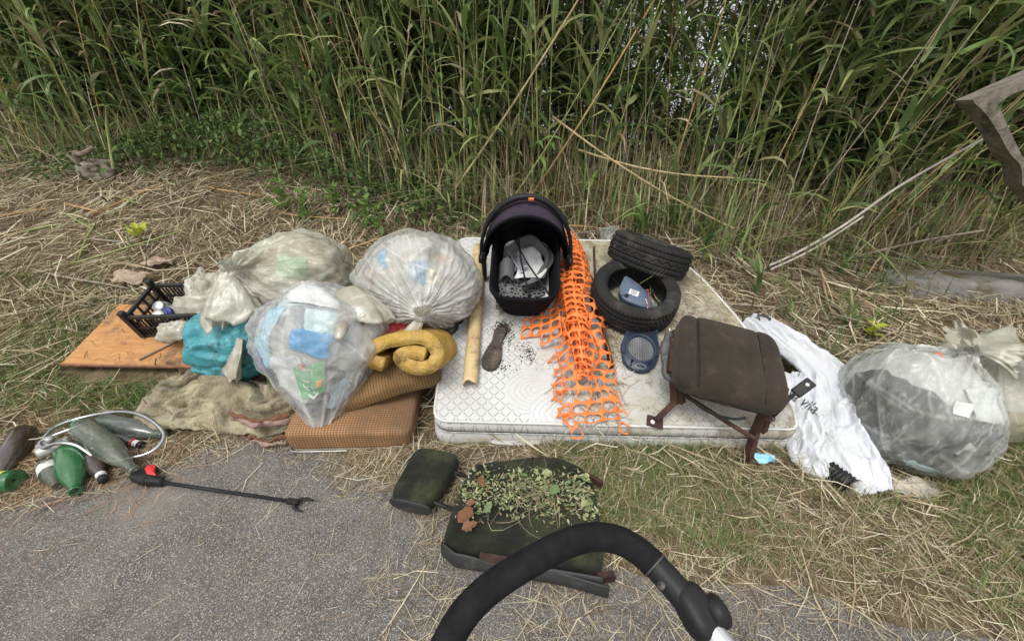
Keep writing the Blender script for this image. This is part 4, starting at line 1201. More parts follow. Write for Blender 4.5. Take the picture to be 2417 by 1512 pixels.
# ------------------------------------------------------------------ plywood board
def wood_fn(c, h):
    N, L, mix, ramp = h['N'], h['L'], h['mix'], h['ramp']
    w_ = N.new('ShaderNodeTexNoise'); w_.inputs['Scale'].default_value = 5; w_.inputs['Detail'].default_value = 7
    mp = N.new('ShaderNodeMapping'); mp.inputs['Scale'].default_value = (1, 9, 1); L.new(h['tc'].outputs['Object'], mp.inputs[0]); L.new(mp.outputs[0], w_.inputs['Vector'])
    c = mix(ramp(w_.outputs[0], .35, .65), (.40, .19, .065), (.50, .26, .10))
    n1 = h['noise'](2.0, 8, .7).outputs[0]
    c = mix(ramp(n1, .47, .60), c, (.17, .095, .055))
    c = mix(ramp(h['noise'](38, 6, .7).outputs[0], .60, .68), c, (.12, .07, .04))
    return c
m_board = mat('orange_plywood', (.5, .3, .1), None, rough=.6, bump=.35, bs=50, fn=wood_fn, spec=.3)
m_bedge = mat('board_edge', (.30, .14, .08), (.16, .08, .05), 20, .8)
BD = frame((-2.94, 2.2, .185), (1, -.022, -.006), (0, .94, .342))
bd = thing('wooden_board', 'orange-brown stained plywood board under the black crate', 'board', M=BD)
rbox('panel', (.73, .27, -.004), (1.46, .55, .014), m_board, bd, .002)
rbox('edge_strip', (.73, -.009, -.006), (1.462, .014, .020), m_bedge, bd, .003)
tube('twig', [(.50, .03, .012), (.60, .14, .012), (.68, .23, .014)], [.006, .007, .006], m_cane[2], None, 6).matrix_world = BD
tag(bpy.data.objects['twig'], 'short brown stick lying on the orange board', 'stick')
xs, ys = rng.uniform(.05, 1.0, 60), rng.uniform(.02, .5, 60)
r3 = lying(60, xs, ys, .02, .09, .002, .004, .006, .03, zf=lambda x, y: np.zeros_like(np.asarray(x, float)) + .004)
o = mesh('wood_splinters', r3[0], r3[1], m_straw, col=np.repeat(pick_cols(60, DARKS), 6, 0), smooth=False); o.matrix_world = BD
tag(o, 'small dark splinters and bark bits scattered on the orange board', 'splinters', kind='stuff')

# ------------------------------------------------------------------ crate with jars
m_crate = mat('black_crate_plastic', (.014, .014, .015), (.022, .022, .023), 10, .4, .1, 60, spec=.45)
CR = BD @ Matrix.Translation((.40, .235, .006)) @ Matrix.Rotation(R(4), 4, 'Z')
cr = thing('plastic_crate', 'black slatted plastic fruit crate standing on the orange board', 'crate', M=CR)
CW, CD, CH = .60, .31, .20
for (cx, cy) in ((0, 0), (CW, 0), (0, CD), (CW, CD)):
    rbox('corner_post', (cx, cy, CH / 2 + .02), (.035, .035, CH + .04), m_crate, cr, .006)
for y in (0, CD):
    rbox('top_rail', (CW / 2, y, CH - .012), (CW - .035, .022, .024), m_crate, cr, .004)
    rbox('bottom_rail', (CW / 2, y, .010), (CW - .035, .018, .020), m_crate, cr, .004)
    rbox('middle_rail', (CW / 2, y, .09), (CW - .035, .012, .012), m_crate, cr, .002)
    for i in range(22): rbox('slat', (.028 + i * .0258, y, .092), (.0085, .009, .146), m_crate, cr, 0)
for x in (0, CW):
    rbox('top_rail', (x, CD / 2, CH - .012), (.022, CD - .035, .024), m_crate, cr, .004)
    rbox('bottom_rail', (x, CD / 2, .010), (.018, CD - .035, .020), m_crate, cr, .004)
    rbox('middle_rail', (x, CD / 2, .105), (.016, CD - .035, .016), m_crate, cr, .003)
    for i in range(9): rbox('slat', (x, .034 + i * .029, .058), (.009, .0085, .082), m_crate, cr, 0)
    for i in range(4): rbox('slat', (x, .05 + i * .066, .148), (.012, .012, .07), m_crate, cr, 0)
for i in range(14): rbox('floor_slat', (.03 + i * .0415, CD / 2, .006), (.016, CD - .02, .008), m_crate, cr, 0)
m_glass = mat('dusty_clear_glass', (.42, .46, .44), (.5, .52, .5), 6, .12, spec=.6, trans=.55, grime=(.4, .38, .33), gs=6)
m_lid = mat('tin_lid', (.55, .55, .54), (.42, .41, .39), 12, .35, metal=.8)
m_lidb = mat('blue_lid', (.03, .035, .22), (.05, .05, .28), 12, .4, spec=.5)
m_jgreen = mat('green_label', (.06, .20, .08), (.12, .26, .12), 30, .5)
JP = [(.001, 0), (.040, 0), (.046, .006), (.046, .075), (.040, .092), (.034, .098), (.034, .108)]
for i, (p, d_, ml, lab) in enumerate((((.10, .20, .05), (.05, -.5, .85), m_lid, 'clear glass jar with a tin lid leaning in the crate corner'),
                                   ((.13, .10, .055), (.25, -.45, .85), m_lid, 'glass jar with green label and pale lid inside the crate'),
                                   ((.20, .18, .06), (-.15, -.75, .6), m_lidb, 'small glass jar with dark blue lid inside the crate'))):
    j = thing('glass_jar', lab, 'jar', M=CR @ Matrix.Translation(p) @ Vector(d_).to_track_quat('Z', 'Y').to_matrix().to_4x4())
    lathe('jar_body', JP, m_glass, j, 24)
    lathe('jar_lid', [(.001, .118), (.034, .118), (.037, .114), (.037, .100), (.034, .100)], ml, j, 24)
    if i == 1: lathe('jar_label', [(.0465, .015), (.0468, .02), (.0468, .062), (.0465, .066)], m_jgreen, j, 24)
# torn sack end slumped over the crate
def torn(U, V):
    x = .33 + .40 * U; y = -.05 + .42 * V
    e = np.minimum(np.minimum(U, 1 - U), np.minimum(V, 1 - V))
    z = .205 + .075 * fbm(s3(U * 3.0, V * 3.0, 1), 31, 4) + .05 * np.clip(ridge(s3(U * 3.4, V * 2.4, 3), 33), -.2, 1) - .16 * np.clip(.22 - V, 0, 1) * 4 * (U < .75) + .05 * V
    x = x + .05 * fbm(s3(U * 4, V * 4, 5), 35) + .03 * fbm(s3(U * 9, V * 9, 5), 36) * (e < .08); y = y + .05 * fbm(s3(U * 4, V * 4, 7), 37) + .03 * fbm(s3(U * 9, V * 9, 8), 38) * (e < .08)
    return np.c_[x, y, z]
o = sheet('torn_plastic', 56, 56, torn, m_filmW, None, thick=.0015, fold=True); o.matrix_world = CR
tag(o, 'torn crumpled whitish plastic film draped over the black crate', 'plastic film')
def torn2(U, V):
    x = .20 + .30 * U; y = -.13 + .12 * V
    z = .125 + .07 * np.sin(V * math.pi) * np.sin(U * math.pi) ** .5 - .05 * (1 - V) + .03 * ridge(s3(U * 5, V * 3, 2), 41) - .10 * np.clip(U - .72, 0, 1) * (1 - V)
    return np.c_[x + .02 * fbm(s3(U * 6, V * 6, 1), 44), y, z]
o = sheet('plastic_scrap', 44, 26, torn2, m_filmW, None, thick=.0015, fold=True); o.matrix_world = CR
tag(o, 'puffed clear plastic scrap hanging over the front of the crate', 'plastic film')

# ------------------------------------------------------------------ teal bundle
m_teal = mat('teal_plastic', (.05, .25, .29), (.075, .31, .345), 6, .42, .6, 26, spec=.45, bdist=.012, grime=(.03, .07, .08), gs=7, gt=(.54, .64), gmax=.8)
tl = thing('teal_bundle', 'folded bundle of dirty teal plastic sheeting on the board edge', 'plastic bundle', loc=(-1.77, 2.20, .35), rot=(R(12), R(4), R(-8)))
def tealf(P):
    n = P / (np.linalg.norm(P, axis=1)[:, None] + 1e-6)
    d_ = .026 * ridge(s3(P[:, 0] * 5, P[:, 1] * 4, P[:, 2] * 14), 3) + .014 * ridge(P * 16, 6) + .02 * fbm(P * 6, 9)
    Q = P + n * (d_ + .022 * crumple(P, 5, 14, 7))[:, None]
    k = np.clip((-Q[:, 1] - .05) / .15, 0, 1)
    Q[:, 2] -= .022 * k * np.exp(-((Q[:, 2] + .035) / .02) ** 2) * 0
    Q[:, 1] += .05 * np.exp(-((Q[:, 2] + .05 - .10 * Q[:, 0]) / .018) ** 2) * k
    Q[:, 1] += .28 * np.clip(Q[:, 2], 0, 1)
    return Q
superell('wrapped_sheet', .215, .195, .185, .55, .55, m_teal, tl, 140, 100, tealf)
superell('loose_fold', .185, .03, .055, .7, .6, m_teal, tl, 90, 40, lambda P: P + .012 * np.c_[0 * P[:, 0], ridge(P * 22, 4), ridge(P * 18, 5)], loc=(.01, -.175, -.06), rot=(R(-8), R(5), 0))

# ------------------------------------------------------------------ sack by the crate
sL = Sack((-1.40, 2.50, .665), (.365, .33, .30), (-.62, -.62, .42), PK, 3, pleat=.10, pfall=.75, npl=22, lump=.14, crease=.06)
t = thing('rubbish_sack', 'cloudy cream tied rubbish sack slumped beside the black crate', 'rubbish sack')
sL.shell('film', m_filmL, t)
kp = sL.pts(np.array([[0, 0, 1.]]), 1.0, False)[0]
knot('knot', kp, .035, m_filmL, t, 5)
ruffle('sack_end', kp, (-.3, -.35, -.75), .24, .025, .13, m_filmL, t, 7, grav=.3)
ruffle('sack_end', kp, (.25, -.55, -.7), .27, .02, .15, m_filmL, t, 9, grav=.2)
ruffle('sack_end', kp + np.array([.05, -.03, .0]), (.3, -.1, .45), .14, .03, .10, m_filmL, t, 11, grav=.2)
ruffle('sack_end', (-1.60, 2.05, .46), (-.25, -.35, -.7), .22, .03, .085, m_filmW, t, 12, grav=.1)
tag(sL.shell('packaging_waste', m_wL, None, .90, 50, 90), 'pale mixed packaging filling the cream sack beside the crate', 'packaging')
sL.patch('green_wrapper', 'pale green wrapper seen through the cream sack', 'wrapper', (-1.30, 2.25, .84), (.09, 0, 0), (0, .02, .07), mat('pale_green', (.25, .48, .30), (.3, .5, .34), 8, .5))
sL.patch('brown_paper', 'brown paper scrap seen through the cream sack', 'paper', (-1.38, 2.18, .62), (.07, 0, 0), (0, 0, .05), mat('brown_paper', (.36, .24, .16), (.3, .2, .13), 8, .7))
sL.patch('yellow_paper', 'yellow paper strip seen through the cream sack', 'paper', (-1.14, 2.22, .68), (.07, 0, .01), (0, 0, .02), m_yel)

# ------------------------------------------------------------------ sack by the mattress, knot toward the road
sR = Sack((-.59, 2.36, .685), (.385, .35, .315), (.22, -.95, -.10), PK, 11, pleat=.075, pfall=1.0, npl=46, lump=.10, crease=.04)
t = thing('rubbish_sack', 'large translucent tied sack with radiating pleats leaning on the mattress', 'rubbish sack')
sR.shell('film', m_filmR, t, 1.0, 90, 260)
kp = sR.pts(np.array([[0, 0, 1.]]), .97, False)[0]
knot('knot', kp, .04, m_filmR, t, 15)
ruffle('sack_end', kp, (-.55, -.4, -.65), .15, .02, .075, m_filmL, t, 17, grav=.1)
ruffle('sack_end', kp, (.2, -.4, .75), .10, .02, .05, m_filmL, t, 18, grav=.1)
tag(sR.shell('packaging_waste', m_wR, None, .91, 50, 90), 'white and grey packaging filling the sack that leans on the mattress', 'packaging')
sR.patch('blue_scrap', 'bright blue plastic scrap in the pleated sack, by its knot', 'plastic scrap', (-.52, 2.08, .86), (.05, 0, .0), (.01, .03, .05), m_sblue, ragged=.7)
sR.patch('blue_strip', 'long blue plastic strip near the top of the pleated sack', 'plastic scrap', (-.78, 2.12, .98), (.035, 0, -.01), (-.03, .03, .07), m_sblue, ragged=.6)
sR.patch('orange_peel', 'reddish orange paper scrap inside the pleated sack, toward the mattress', 'paper', (-.32, 2.14, .97), (.06, 0, -.02), (0, .03, .04), mat('rust_paper', (.5, .22, .12), (.55, .35, .22), 14, .6))
sR.patch('beige_cloth', 'pinkish beige cloth inside the pleated sack', 'cloth', (-.86, 2.1, .80), (.07, 0, 0), (0, 0, .09), mat('beige_cloth', (.56, .42, .36), (.5, .38, .3), 8, .7))
sR.patch('cream_paper', 'cream paper scrap in the pleated sack', 'paper', (-.42, 2.07, .84), (.05, 0, 0), (0, .02, .05), mat('cream_paper', (.70, .62, .42), (.66, .6, .46), 8, .6))

# ------------------------------------------------------------------ clear sack hanging over the cushions
PF = [(0, 1.78), (.10, 1.66), (.22, 1.42), (.45, 1.16), (.8, 1.02), (1.4, 1.0), (2.0, 1.0), (2.6, .95), (3.2, .92)]
sF = Sack((-1.055, 1.93, .535), (.35, .27, .315), (.03, -.62, -.80), PF, 23, pleat=.045, pfall=1.1, npl=18, lump=.11, crease=.055)
t = thing('rubbish_sack', 'clear pointed sack of bright packaging lying over the checked cushions', 'rubbish sack')
sF.shell('film', m_filmF, t, 1.0, 90, 240)
ruffle('sack_end', (-.88, 1.98, .80), (.45, -.6, -.5), .22, .06, .17, m_filmW, t, 27, grav=.2)
knot('knot', (-.80, 2.0, .83), .03, m_filmF, t, 29)
tag(sF.shell('packaging_waste', m_wF, None, .91, 50, 90), 'bright mixed packaging filling the clear pointed sack', 'packaging')
sF.patch('blue_bag', 'sky blue plastic bag crumpled inside the clear pointed sack', 'plastic bag', (-.98, 1.62, .66), (.12, 0, -.03), (.03, .03, .06), m_sblue, f=.95, ragged=.6)
sF.patch('pale_blue_bag', 'pale blue carrier bag inside the clear pointed sack', 'plastic bag', (-1.28, 1.72, .66), (.09, 0, -.02), (.05, .05, .15), m_pblue, f=.945, ragged=.35)
sF.patch('pale_blue_bag', 'pale aqua film folded under the white film of the clear sack', 'plastic bag', (-.86, 1.7, .76), (.15, 0, -.02), (.0, .05, .07), mat('aqua_film', (.52, .70, .70), (.6, .72, .72), 8, .4), f=.945)
sF.patch('violet_wrapper', 'violet spotted wrapper at the side of the clear pointed sack', 'wrapper', (-1.36, 1.76, .44), (.05, 0, 0), (-.02, .0, .09), m_violet, f=.95, ragged=.4)
sF.patch('white_wrapper', 'creased white wrapper in the middle of the clear pointed sack', 'wrapper', (-1.16, 1.62, .44), (.10, 0, 0), (.0, -.02, .12), m_white, f=.95, ragged=.4)
sF.patch('white_film', 'white plastic film crumpled in the top of the clear pointed sack', 'plastic film', (-1.0, 1.86, .86), (.15, 0, 0), (.0, .05, .06), m_white, f=.955, ragged=.4)
cp = sF.patch('green_carton', 'green printed carton showing through the front of the clear sack', 'carton', (-1.00, 1.60, .40), (.085, 0, .01), (-.005, .06, .125), m_card_g, f=.965, ragged=.03)
sF.patch('orange_label', 'orange printed corner beside the green carton in the clear sack', 'label', (-.955, 1.59, .40), (.018, 0, 0), (0, .03, .035), m_orng, f=.975, ragged=.05)
sF.patch('red_tab', 'small red tab above the green carton in the clear sack', 'label', (-1.035, 1.59, .515), (.022, 0, 0), (0, .01, .018), mat('red_print', (.65, .09, .07), None, rough=.5), f=.975, ragged=.05)
def ring_letter(tgt, rx, rz, w, name='print'):
    a = np.linspace(0, 2 * math.pi, 22, endpoint=False)
    T = np.concatenate([np.array(tgt) + np.c_[rx * k * np.cos(a), .45 * rz * k * np.sin(a), rz * k * np.sin(a)] for k in (1, 1 - w)])
    return mesh(name, sF.pts(sF.dirs(T), .981), [(i, (i + 1) % 22, 22 + (i + 1) % 22, 22 + i) for i in range(22)], m_white, cp)
def bar_letter(p, q, w):
    p, q = np.array(p, float), np.array(q, float); d_ = (q - p); n_ = np.array([-d_[2], 0, d_[0]]); n_ = n_ / np.linalg.norm(n_) * w
    t_ = np.linspace(0, 1, 6)[:, None]
    T = np.concatenate([p + d_ * t_ + n_, p + d_ * t_ - n_])
    return mesh('print', sF.pts(sF.dirs(T), .981), [(i, i + 1, 7 + i, 6 + i) for i in range(5)], m_white, cp)
ring_letter((-1.012, 1.585, .375), .024, .024, .42); ring_letter((-.985, 1.58, .335), .018, .016, .45)
bar_letter((-1.05, 1.585, .40), (-1.035, 1.585, .36), .006); bar_letter((-1.02, 1.585, .36), (-1.035, 1.585, .36), .006)
bar_letter((-1.03, 1.575, .325), (-1.0, 1.575, .30), .006); bar_letter((-1.0, 1.575, .30), (-.965, 1.575, .325), .005); bar_letter((-1.045, 1.58, .43), (-1.0, 1.58, .425), .005)
for i in range(5): bar_letter((-1.34 + i * .017, 1.75, .735), (-1.338 + i * .017, 1.75, .722), .003).data.materials[0] = m_lidb

# ------------------------------------------------------------------ checked cushions
def check_fn(c, h):
    N, L, mix = h['N'], h['L'], h['mix']
    def M(op, a, b=None):
        x = N.new('ShaderNodeMath'); x.operation = op
        for i, s in enumerate((a, b)):
            if s is None: continue
            if isinstance(s, (int, float)): x.inputs[i].default_value = s
            else: L.new(s, x.inputs[i])
        return x.outputs[0]
    sp = N.new('ShaderNodeSeparateXYZ'); L.new(h['co'], sp.inputs[0])
    a = M('LESS_THAN', M('FRACT', M('MULTIPLY', sp.outputs[0], 62.0)), .22)
    b_ = M('LESS_THAN', M('FRACT', M('MULTIPLY', M('ADD', sp.outputs[1], sp.outputs[2]), 62.0)), .22)
    return mix(M('MULTIPLY', M('MAXIMUM', a, b_), .8), c, (.07, .035, .018))
m_check = mat('checked_upholstery', (.38, .215, .11), (.29, .16, .08), 5, .85, .3, 260, spec=.15, fn=check_fn, grime=(.14, .10, .06), gs=4.5, gt=(.45, .68), gmax=.7)
m_check2 = mat('checked_upholstery_soiled', (.27, .17, .07), (.20, .125, .055), 5, .85, .3, 260, spec=.15, fn=check_fn, grime=(.08, .065, .04), gs=4, gt=(.48, .7), gmax=.7)
m_tan = mat('cushion_underside', (.34, .33, .25), (.26, .25, .18), 8, .85)
c1 = thing('sofa_cushion', 'orange-brown checked sofa cushion with a zip, lowest of the pile', 'cushion', loc=(-.885, 1.90, .115), rot=(R(7), 0, R(2)))
def cushf(P):
    P = P.copy(); k = np.clip(P[:, 2] / .07, -1, 1)
    P[:, 2] += .03 * fbm(s3(P[:, 0] * 4, P[:, 1] * 4, 0), 2) * (P[:, 2] > 0)
    P[:, 1] -= .012 * (P[:, 2] < 0) * np.sign(P[:, 1]) * 0
    P[:, :2] *= (1 + .012 * fbm(P * 9, 6))[:, None]
    return P
superell('cover', .335, .30, .078, .32, .16, m_check, c1, 150, 50, cushf)
lathe_o = superell('underside', .328, .292, .03, .5, .16, m_tan, c1, 120, 20, loc=(0, -.004, -.062))
zp = tube('zip', spline([(-.325, -.255, -.064), (-.315, -.296, -.066), (-.2, -.303, -.066), (0, -.303, -.066)], 6), .004, m_lid, c1, 6)
rbox('zip_pull', (-.312, -.306, -.082), (.012, .004, .03), m_lid, zp, .002)
c2 = thing('sofa_cushion', 'soiled brown checked cushion folded under the yellow foam roll', 'cushion', loc=(-.78, 2.06, .285), rot=(R(9), R(-6), R(15)))
def cushf2(P):
    P = P.copy()
    P[:, 2] += .03 * np.sin(P[:, 0] * 7 + .6) * (P[:, 1] < .1) + .015 * fbm(P * 6, 12)
    return P
superell('cover', .325, .30, .085, .6, .25, m_check2, c2, 150, 50, cushf2)

# ------------------------------------------------------------------ rolled yellow foam
m_foam = mat('yellow_foam', (.50, .315, .075), (.58, .40, .14), 9, .95, 1, 90, spec=.05, bdist=.012, grime=(.17, .095, .04), gs=6, gt=(.46, .68), gmax=.75)
fr = thing('foam_roll', 'rolled sheet of yellow mattress foam lying on the brown cushion', 'foam roll', loc=(-.565, 1.80, .53), rot=(R(-24), R(6), R(-6)))
sp_ = spline([(-.105, -.095), (-.17, -.085), (-.195, -.045), (-.15, .0), (-.06, .045), (.05, .072), (.14, .055), (.18, -.005), (.15, -.065), (.07, -.085), (.0, -.07), (-.015, -.035), (.04, -.008), (.11, -.005)], 7)
sp2 = spline([(-.20, -.105), (-.12, -.085), (-.13, -.04), (-.04, .012), (.06, .035), (.10, .03)], 7)
def foamfn(path, sd):
    n = len(path)
    def fn(U, V):
        i = U * (n - 1); a = np.clip(i.astype(int), 0, n - 2); f = i - a
        p = path[a] * (1 - f)[:, None] + path[a + 1] * f[:, None]
        e = np.abs(V - .0) < .02
        return np.c_[p[:, 0] + .013 * fbm(s3(U * 12, V * 5, 0), sd), 0.34 * V + .012 * fbm(s3(U * 14, 0, 0), sd + 1) * (V < .1), p[:, 1] + .013 * fbm(s3(U * 12, V * 5, 3), sd + 2)]
    return fn
o = sheet('foam_sheet', len(sp_), 12, foamfn(sp_, 3), m_foam, fr, thick=.072)
# ------------------------------------------------------------------ red film, black sack and rumpled fleece
o = superell('red_plastic_bag', .13, .12, .07, .8, .8, m_scred, None, 90, 60, lambda P: P * (1 + .16 * ridge(P * 12, 3)[:, None]), loc=(-.72, 2.08, .50))
tag(o, 'crumpled dark red plastic bag between the sacks above the foam', 'plastic bag')
m_bin = mat('black_bin_film', (.012, .012, .013), (.02, .02, .02), 6, .35, .6, 20, spec=.5, bdist=.012)
o = superell('black_sack', .30, .30, .20, .8, .8, m_bin, None, 110, 70, lambda P: P * (1 + .12 * ridge(P * 7, 8)[:, None]), loc=(-.60, 2.44, .36))
tag(o, 'black plastic sack squashed under the pleated sack', 'rubbish sack')
m_fleece = mat('mouldy_fleece', (.46, .41, .27), (.20, .16, .10), 7, .95, 1, 90, spec=.05, sheen=.3, grime=(.10, .085, .05), gs=5, gt=(.5, .64), gmax=.85, bdist=.01)
m_pink = mat('pink_binding', (.36, .25, .21), (.22, .15, .12), 22, .85, .4, 60)
m_brn = mat('brown_pile', (.13, .06, .03), (.18, .09, .05), 40, .95, 1, 160)
fc = thing('blanket', 'rumpled mouldy cream fleece blanket with pink binding under the board', 'blanket')
def fleece(U, V):
    x = -2.22 + 1.12 * U; y = 1.76 + .50 * V
    fold = ridge(s3(U * 4.5 + .9 * np.sin(V * 4), V * 4.2 + .6 * np.sin(U * 11), 1), 51, 3); f2 = fbm(s3(U * 6, V * 5, 4), 52, 4)
    h = .035 + .15 * np.clip(V * 2.2, 0, 1) ** .7 * np.interp(U, [0, .08, .3, .75, 1], [.25, .7, .9, .95, .35])
    z = ground_z(x, y) * .6 + h * (.55 + .75 * fold) + .06 * f2 + .012 * ridge(s3(U * 16, V * 8, 2), 58, 2)
    y = y - .09 * fold * (V < .8) + .04 * fbm(s3(U * 5, V * 2, 9), 55) - .14 * np.interp(U, [0, .55, .8, 1], [-.10, .05, .22, .3]) * 1.0
    x = x + .05 * fbm(s3(U * 5, V * 5, 12), 57)
    return np.c_[x, y, np.maximum(z, .006)]
sheet('fleece', 110, 70, fleece, m_fleece, fc, thick=.012)
def strip(name, pts, w, m_, sd):
    p = spline(pts, 10)
    def fn(U, V):
        i = np.clip((U * (len(p) - 1)).astype(int), 0, len(p) - 1); q = p[i]
        return np.c_[q[:, 0], q[:, 1] - .008 * np.sin(V * math.pi) + .02 * fbm(s3(U * 7, V * 1, 0), sd + 3), q[:, 2] + w * V + .02 * fbm(s3(U * 7, V * 1, 0), sd)]
    return sheet(name, len(p), 6, fn, m_, fc, thick=.004)
strip('pink_binding', [(-1.56, 1.74, .10), (-1.44, 1.69, .10), (-1.32, 1.69, .10), (-1.22, 1.71, .11)], .05, m_pink, 1)
strip('brown_fringe', [(-1.57, 1.745, .148), (-1.44, 1.695, .15), (-1.32, 1.695, .15), (-1.21, 1.715, .16)], .02, m_brn, 2)
strip('pink_binding', [(-2.20, 1.95, .03), (-2.16, 1.88, .05), (-2.08, 1.84, .03)], .09, m_pink, 3)
strip('pink_binding', [(-1.42, 1.65, .03), (-1.32, 1.625, .03), (-1.22, 1.64, .03)], .03, m_pink, 4)
strip('brown_fringe', [(-1.43, 1.652, .06), (-1.32, 1.63, .062), (-1.22, 1.645, .07)], .015, m_brn, 5)

# ------------------------------------------------------------------ bottles
def bglass(name, c1, c2, dust, tr=.25, gmax=.75):
    return mat(name, c1, c2, 8, .2, .25, 40, spec=.75, trans=tr, grime=dust, gs=5, gt=(.42, .60), gmax=gmax, coat=.3, stretch=(1.6, 1.6, .45))
m_gdark = bglass('dusty_brown_glass', (.035, .022, .018), (.05, .035, .03), (.10, .075, .065), .05)
m_ggreen = bglass('green_glass', (.015, .12, .035), (.025, .16, .05), (.08, .16, .09), .22, .45)
m_gclear = bglass('dusty_clear_bottle_glass', (.075, .095, .07), (.11, .13, .10), (.24, .245, .19), .40, .7)
m_gblue = bglass('dusty_grey_glass', (.07, .095, .085), (.11, .14, .13), (.22, .25, .23), .42, .65)
def bottle(name, label, p0, p1, r, m_, kind='wine', extra=None):
    p0, p1 = Vector(p0), Vector(p1); L_ = (p1 - p0).length
    t = thing(name, label, 'bottle', M=Matrix.Translation(p0) @ (p1 - p0).to_track_quat('Z', 'Y').to_matrix().to_4x4())
    if kind == 'wine': pf = [(.15, .045), (.6, .02), (.95, 0), (1, .02), (1, .46), (.94, .56), (.72, .70), (.46, .82), (.36, .90), (.35, .96), (.42, .965), (.42, .99), (.34, 1.0), (.26, .99)]
    else: pf = [(.15, .03), (.7, .01), (.96, 0), (1, .02), (1, .52), (.92, .62), (.55, .76), (.44, .86), (.42, .95), (.47, .955), (.47, .975), (.38, 1.0), (.3, .99)]
    lathe('glass', [(a * r, b * L_) for a, b in pf], m_, t, 32)
    if extra: extra(t, r, L_)
    return t
m_lblw = mat('white_paper_label', (.66, .66, .63), (.5, .5, .46), 22, .6, grime=(.12, .1, .09), gs=22, gt=(.52, .6))
m_lblr = mat('red_paper_label', (.55, .05, .06), None, rough=.5)
m_lbly = mat('yellow_label', (.68, .58, .08), (.55, .55, .10), 10, .5)
m_capk = mat('black_cap', (.02, .02, .02), None, rough=.45)
def lab(a, b, m_, rr=1.01, name='label'):
    def f(t, r, L_): lathe(name, [(r * rr, L_ * a), (r * rr * 1.004, L_ * (a + .01)), (r * rr * 1.004, L_ * (b - .01)), (r * rr, L_ * b)], m_, t, 32)
    return f
def multi(*fs):
    def f(t, r, L_):
        for g in fs: g(t, r, L_)
    return f
def capf(t, r, L_): lathe('cap', [(.001, L_ * 1.012), (r * .44, L_ * 1.01), (r * .5, L_ * .995), (r * .5, L_ * .95), (r * .43, L_ * .945)], m_capk, t, 20)
bottle('glass_bottle', 'dusty dark brown bottle lying apart from the rest on the needles', (-2.70, 1.69, .062), (-2.52, 1.40, .035), .058, m_gdark)
bottle('glass_bottle', 'bright green glass bottle lying neck toward the asphalt', (-2.30, 1.545, .068), (-2.075, 1.325, .032), .062, m_ggreen)
bottle('glass_bottle', 'dusty pale grey-green bottle lying on top of the heap', (-2.315, 1.66, .125), (-1.875, 1.435, .045), .060, m_gclear)
bottle('glass_bottle', 'dusty bluish clear bottle lying behind under the hose loop', (-2.33, 1.755, .066), (-1.93, 1.69, .045), .060, m_gblue)
bottle('beer_bottle', 'small brown beer bottle with torn white neck label', (-2.235, 1.56, .045), (-2.005, 1.395, .03), .042, m_gdark, 'beer', multi(lab(.80, .93, m_lblw, .50, 'neck_label'), capf))
bottle('beer_bottle', 'small bottle with red and white neck label inside the hose loop', (-2.24, 1.69, .04), (-2.01, 1.628, .03), .038, m_gdark, 'beer', multi(lab(.70, .78, m_lblr, .62, 'red_label'), lab(.78, .92, m_lblw, .52, 'neck_label'), capf))
bottle('glass_bottle', 'green bottle with yellow label and its base showing, beside the brown bottle', (-2.40, 1.375, .05), (-2.75, 1.33, .04), .052, m_ggreen, 'beer', lab(.12, .46, m_lbly))
bottle('glass_bottle', 'green bottle end peeping out behind the tap fitting', (-2.36, 1.70, .045), (-2.60, 1.83, .03), .045, m_ggreen)
bottle('glass_bottle', 'grimy clear bottle half hidden under the green one', (-2.36, 1.48, .04), (-2.20, 1.36, .03), .045, m_gclear, 'beer', lab(.1, .4, m_lblw))
# shower hose and fitting
m_chrome = mat('ribbed_chrome', (.62, .63, .64), (.5, .5, .5), 30, .28, metal=.85, grime=(.3, .28, .25), gs=14, gt=(.55, .75), gmax=.5)
hz_ = spline([(-2.215, 1.60, .10), (-2.32, 1.70, .12), (-2.40, 1.69, .10), (-2.49, 1.60, .09), (-2.43, 1.55, .09), (-2.32, 1.535, .135), (-2.23, 1.535, .12), (-2.10, 1.50, .05), (-1.98, 1.515, .05), (-1.885, 1.555, .06), (-1.88, 1.64, .08),
              (-1.97, 1.71, .11), (-2.12, 1.775, .125), (-2.30, 1.82, .10), (-2.46, 1.80, .08), (-2.54, 1.73, .08), (-2.52, 1.64, .08), (-2.46, 1.58, .08)], 26)
hose = thing('shower_hose', 'ribbed chrome shower hose coiled in a loop over the bottles', 'hose')
tube('ribbed_tube', hz_, .0085 + .0018 * np.where(np.arange(len(hz_)) % 2 == 0, 1, -1), m_chrome, hose, 10)
tube('connector', [hz_[0], hz_[0] + np.array([.02, -.03, .0]), hz_[0] + np.array([.045, -.06, .005])], [.012, .014, .013], m_chrome, hose, 12)
m_tap = mat('limed_metal', (.50, .50, .47), (.36, .36, .33), 14, .5, .5, 50, metal=.5, grime=(.55, .54, .5), gs=9)
tp = thing('tap_fitting', 'limescaled metal shower tap lying beside the hose loop', 'tap', loc=(-2.44, 1.585, .05), rot=(0, R(8), R(-35)))
lathe('tap_body', [(.001, -.07), (.030, -.07), (.034, -.06), (.034, .05), (.026, .06), (.001, .06)], m_tap, tp, 20).rotation_euler = (R(90), 0, 0)
lathe('tap_knob', [(.001, .055), (.016, .055), (.018, .03), (.012, .026), (.013, 0)], m_tap, tp, 16).location = (0, .01, .02)
lathe('tap_inlet', [(.001, .045), (.022, .045), (.024, .03), (.018, .028), (.018, 0)], m_tap, tp, 16).matrix_local = Matrix.Translation((-.02, -.03, 0)) @ Matrix.Rotation(R(-90), 4, 'Y')

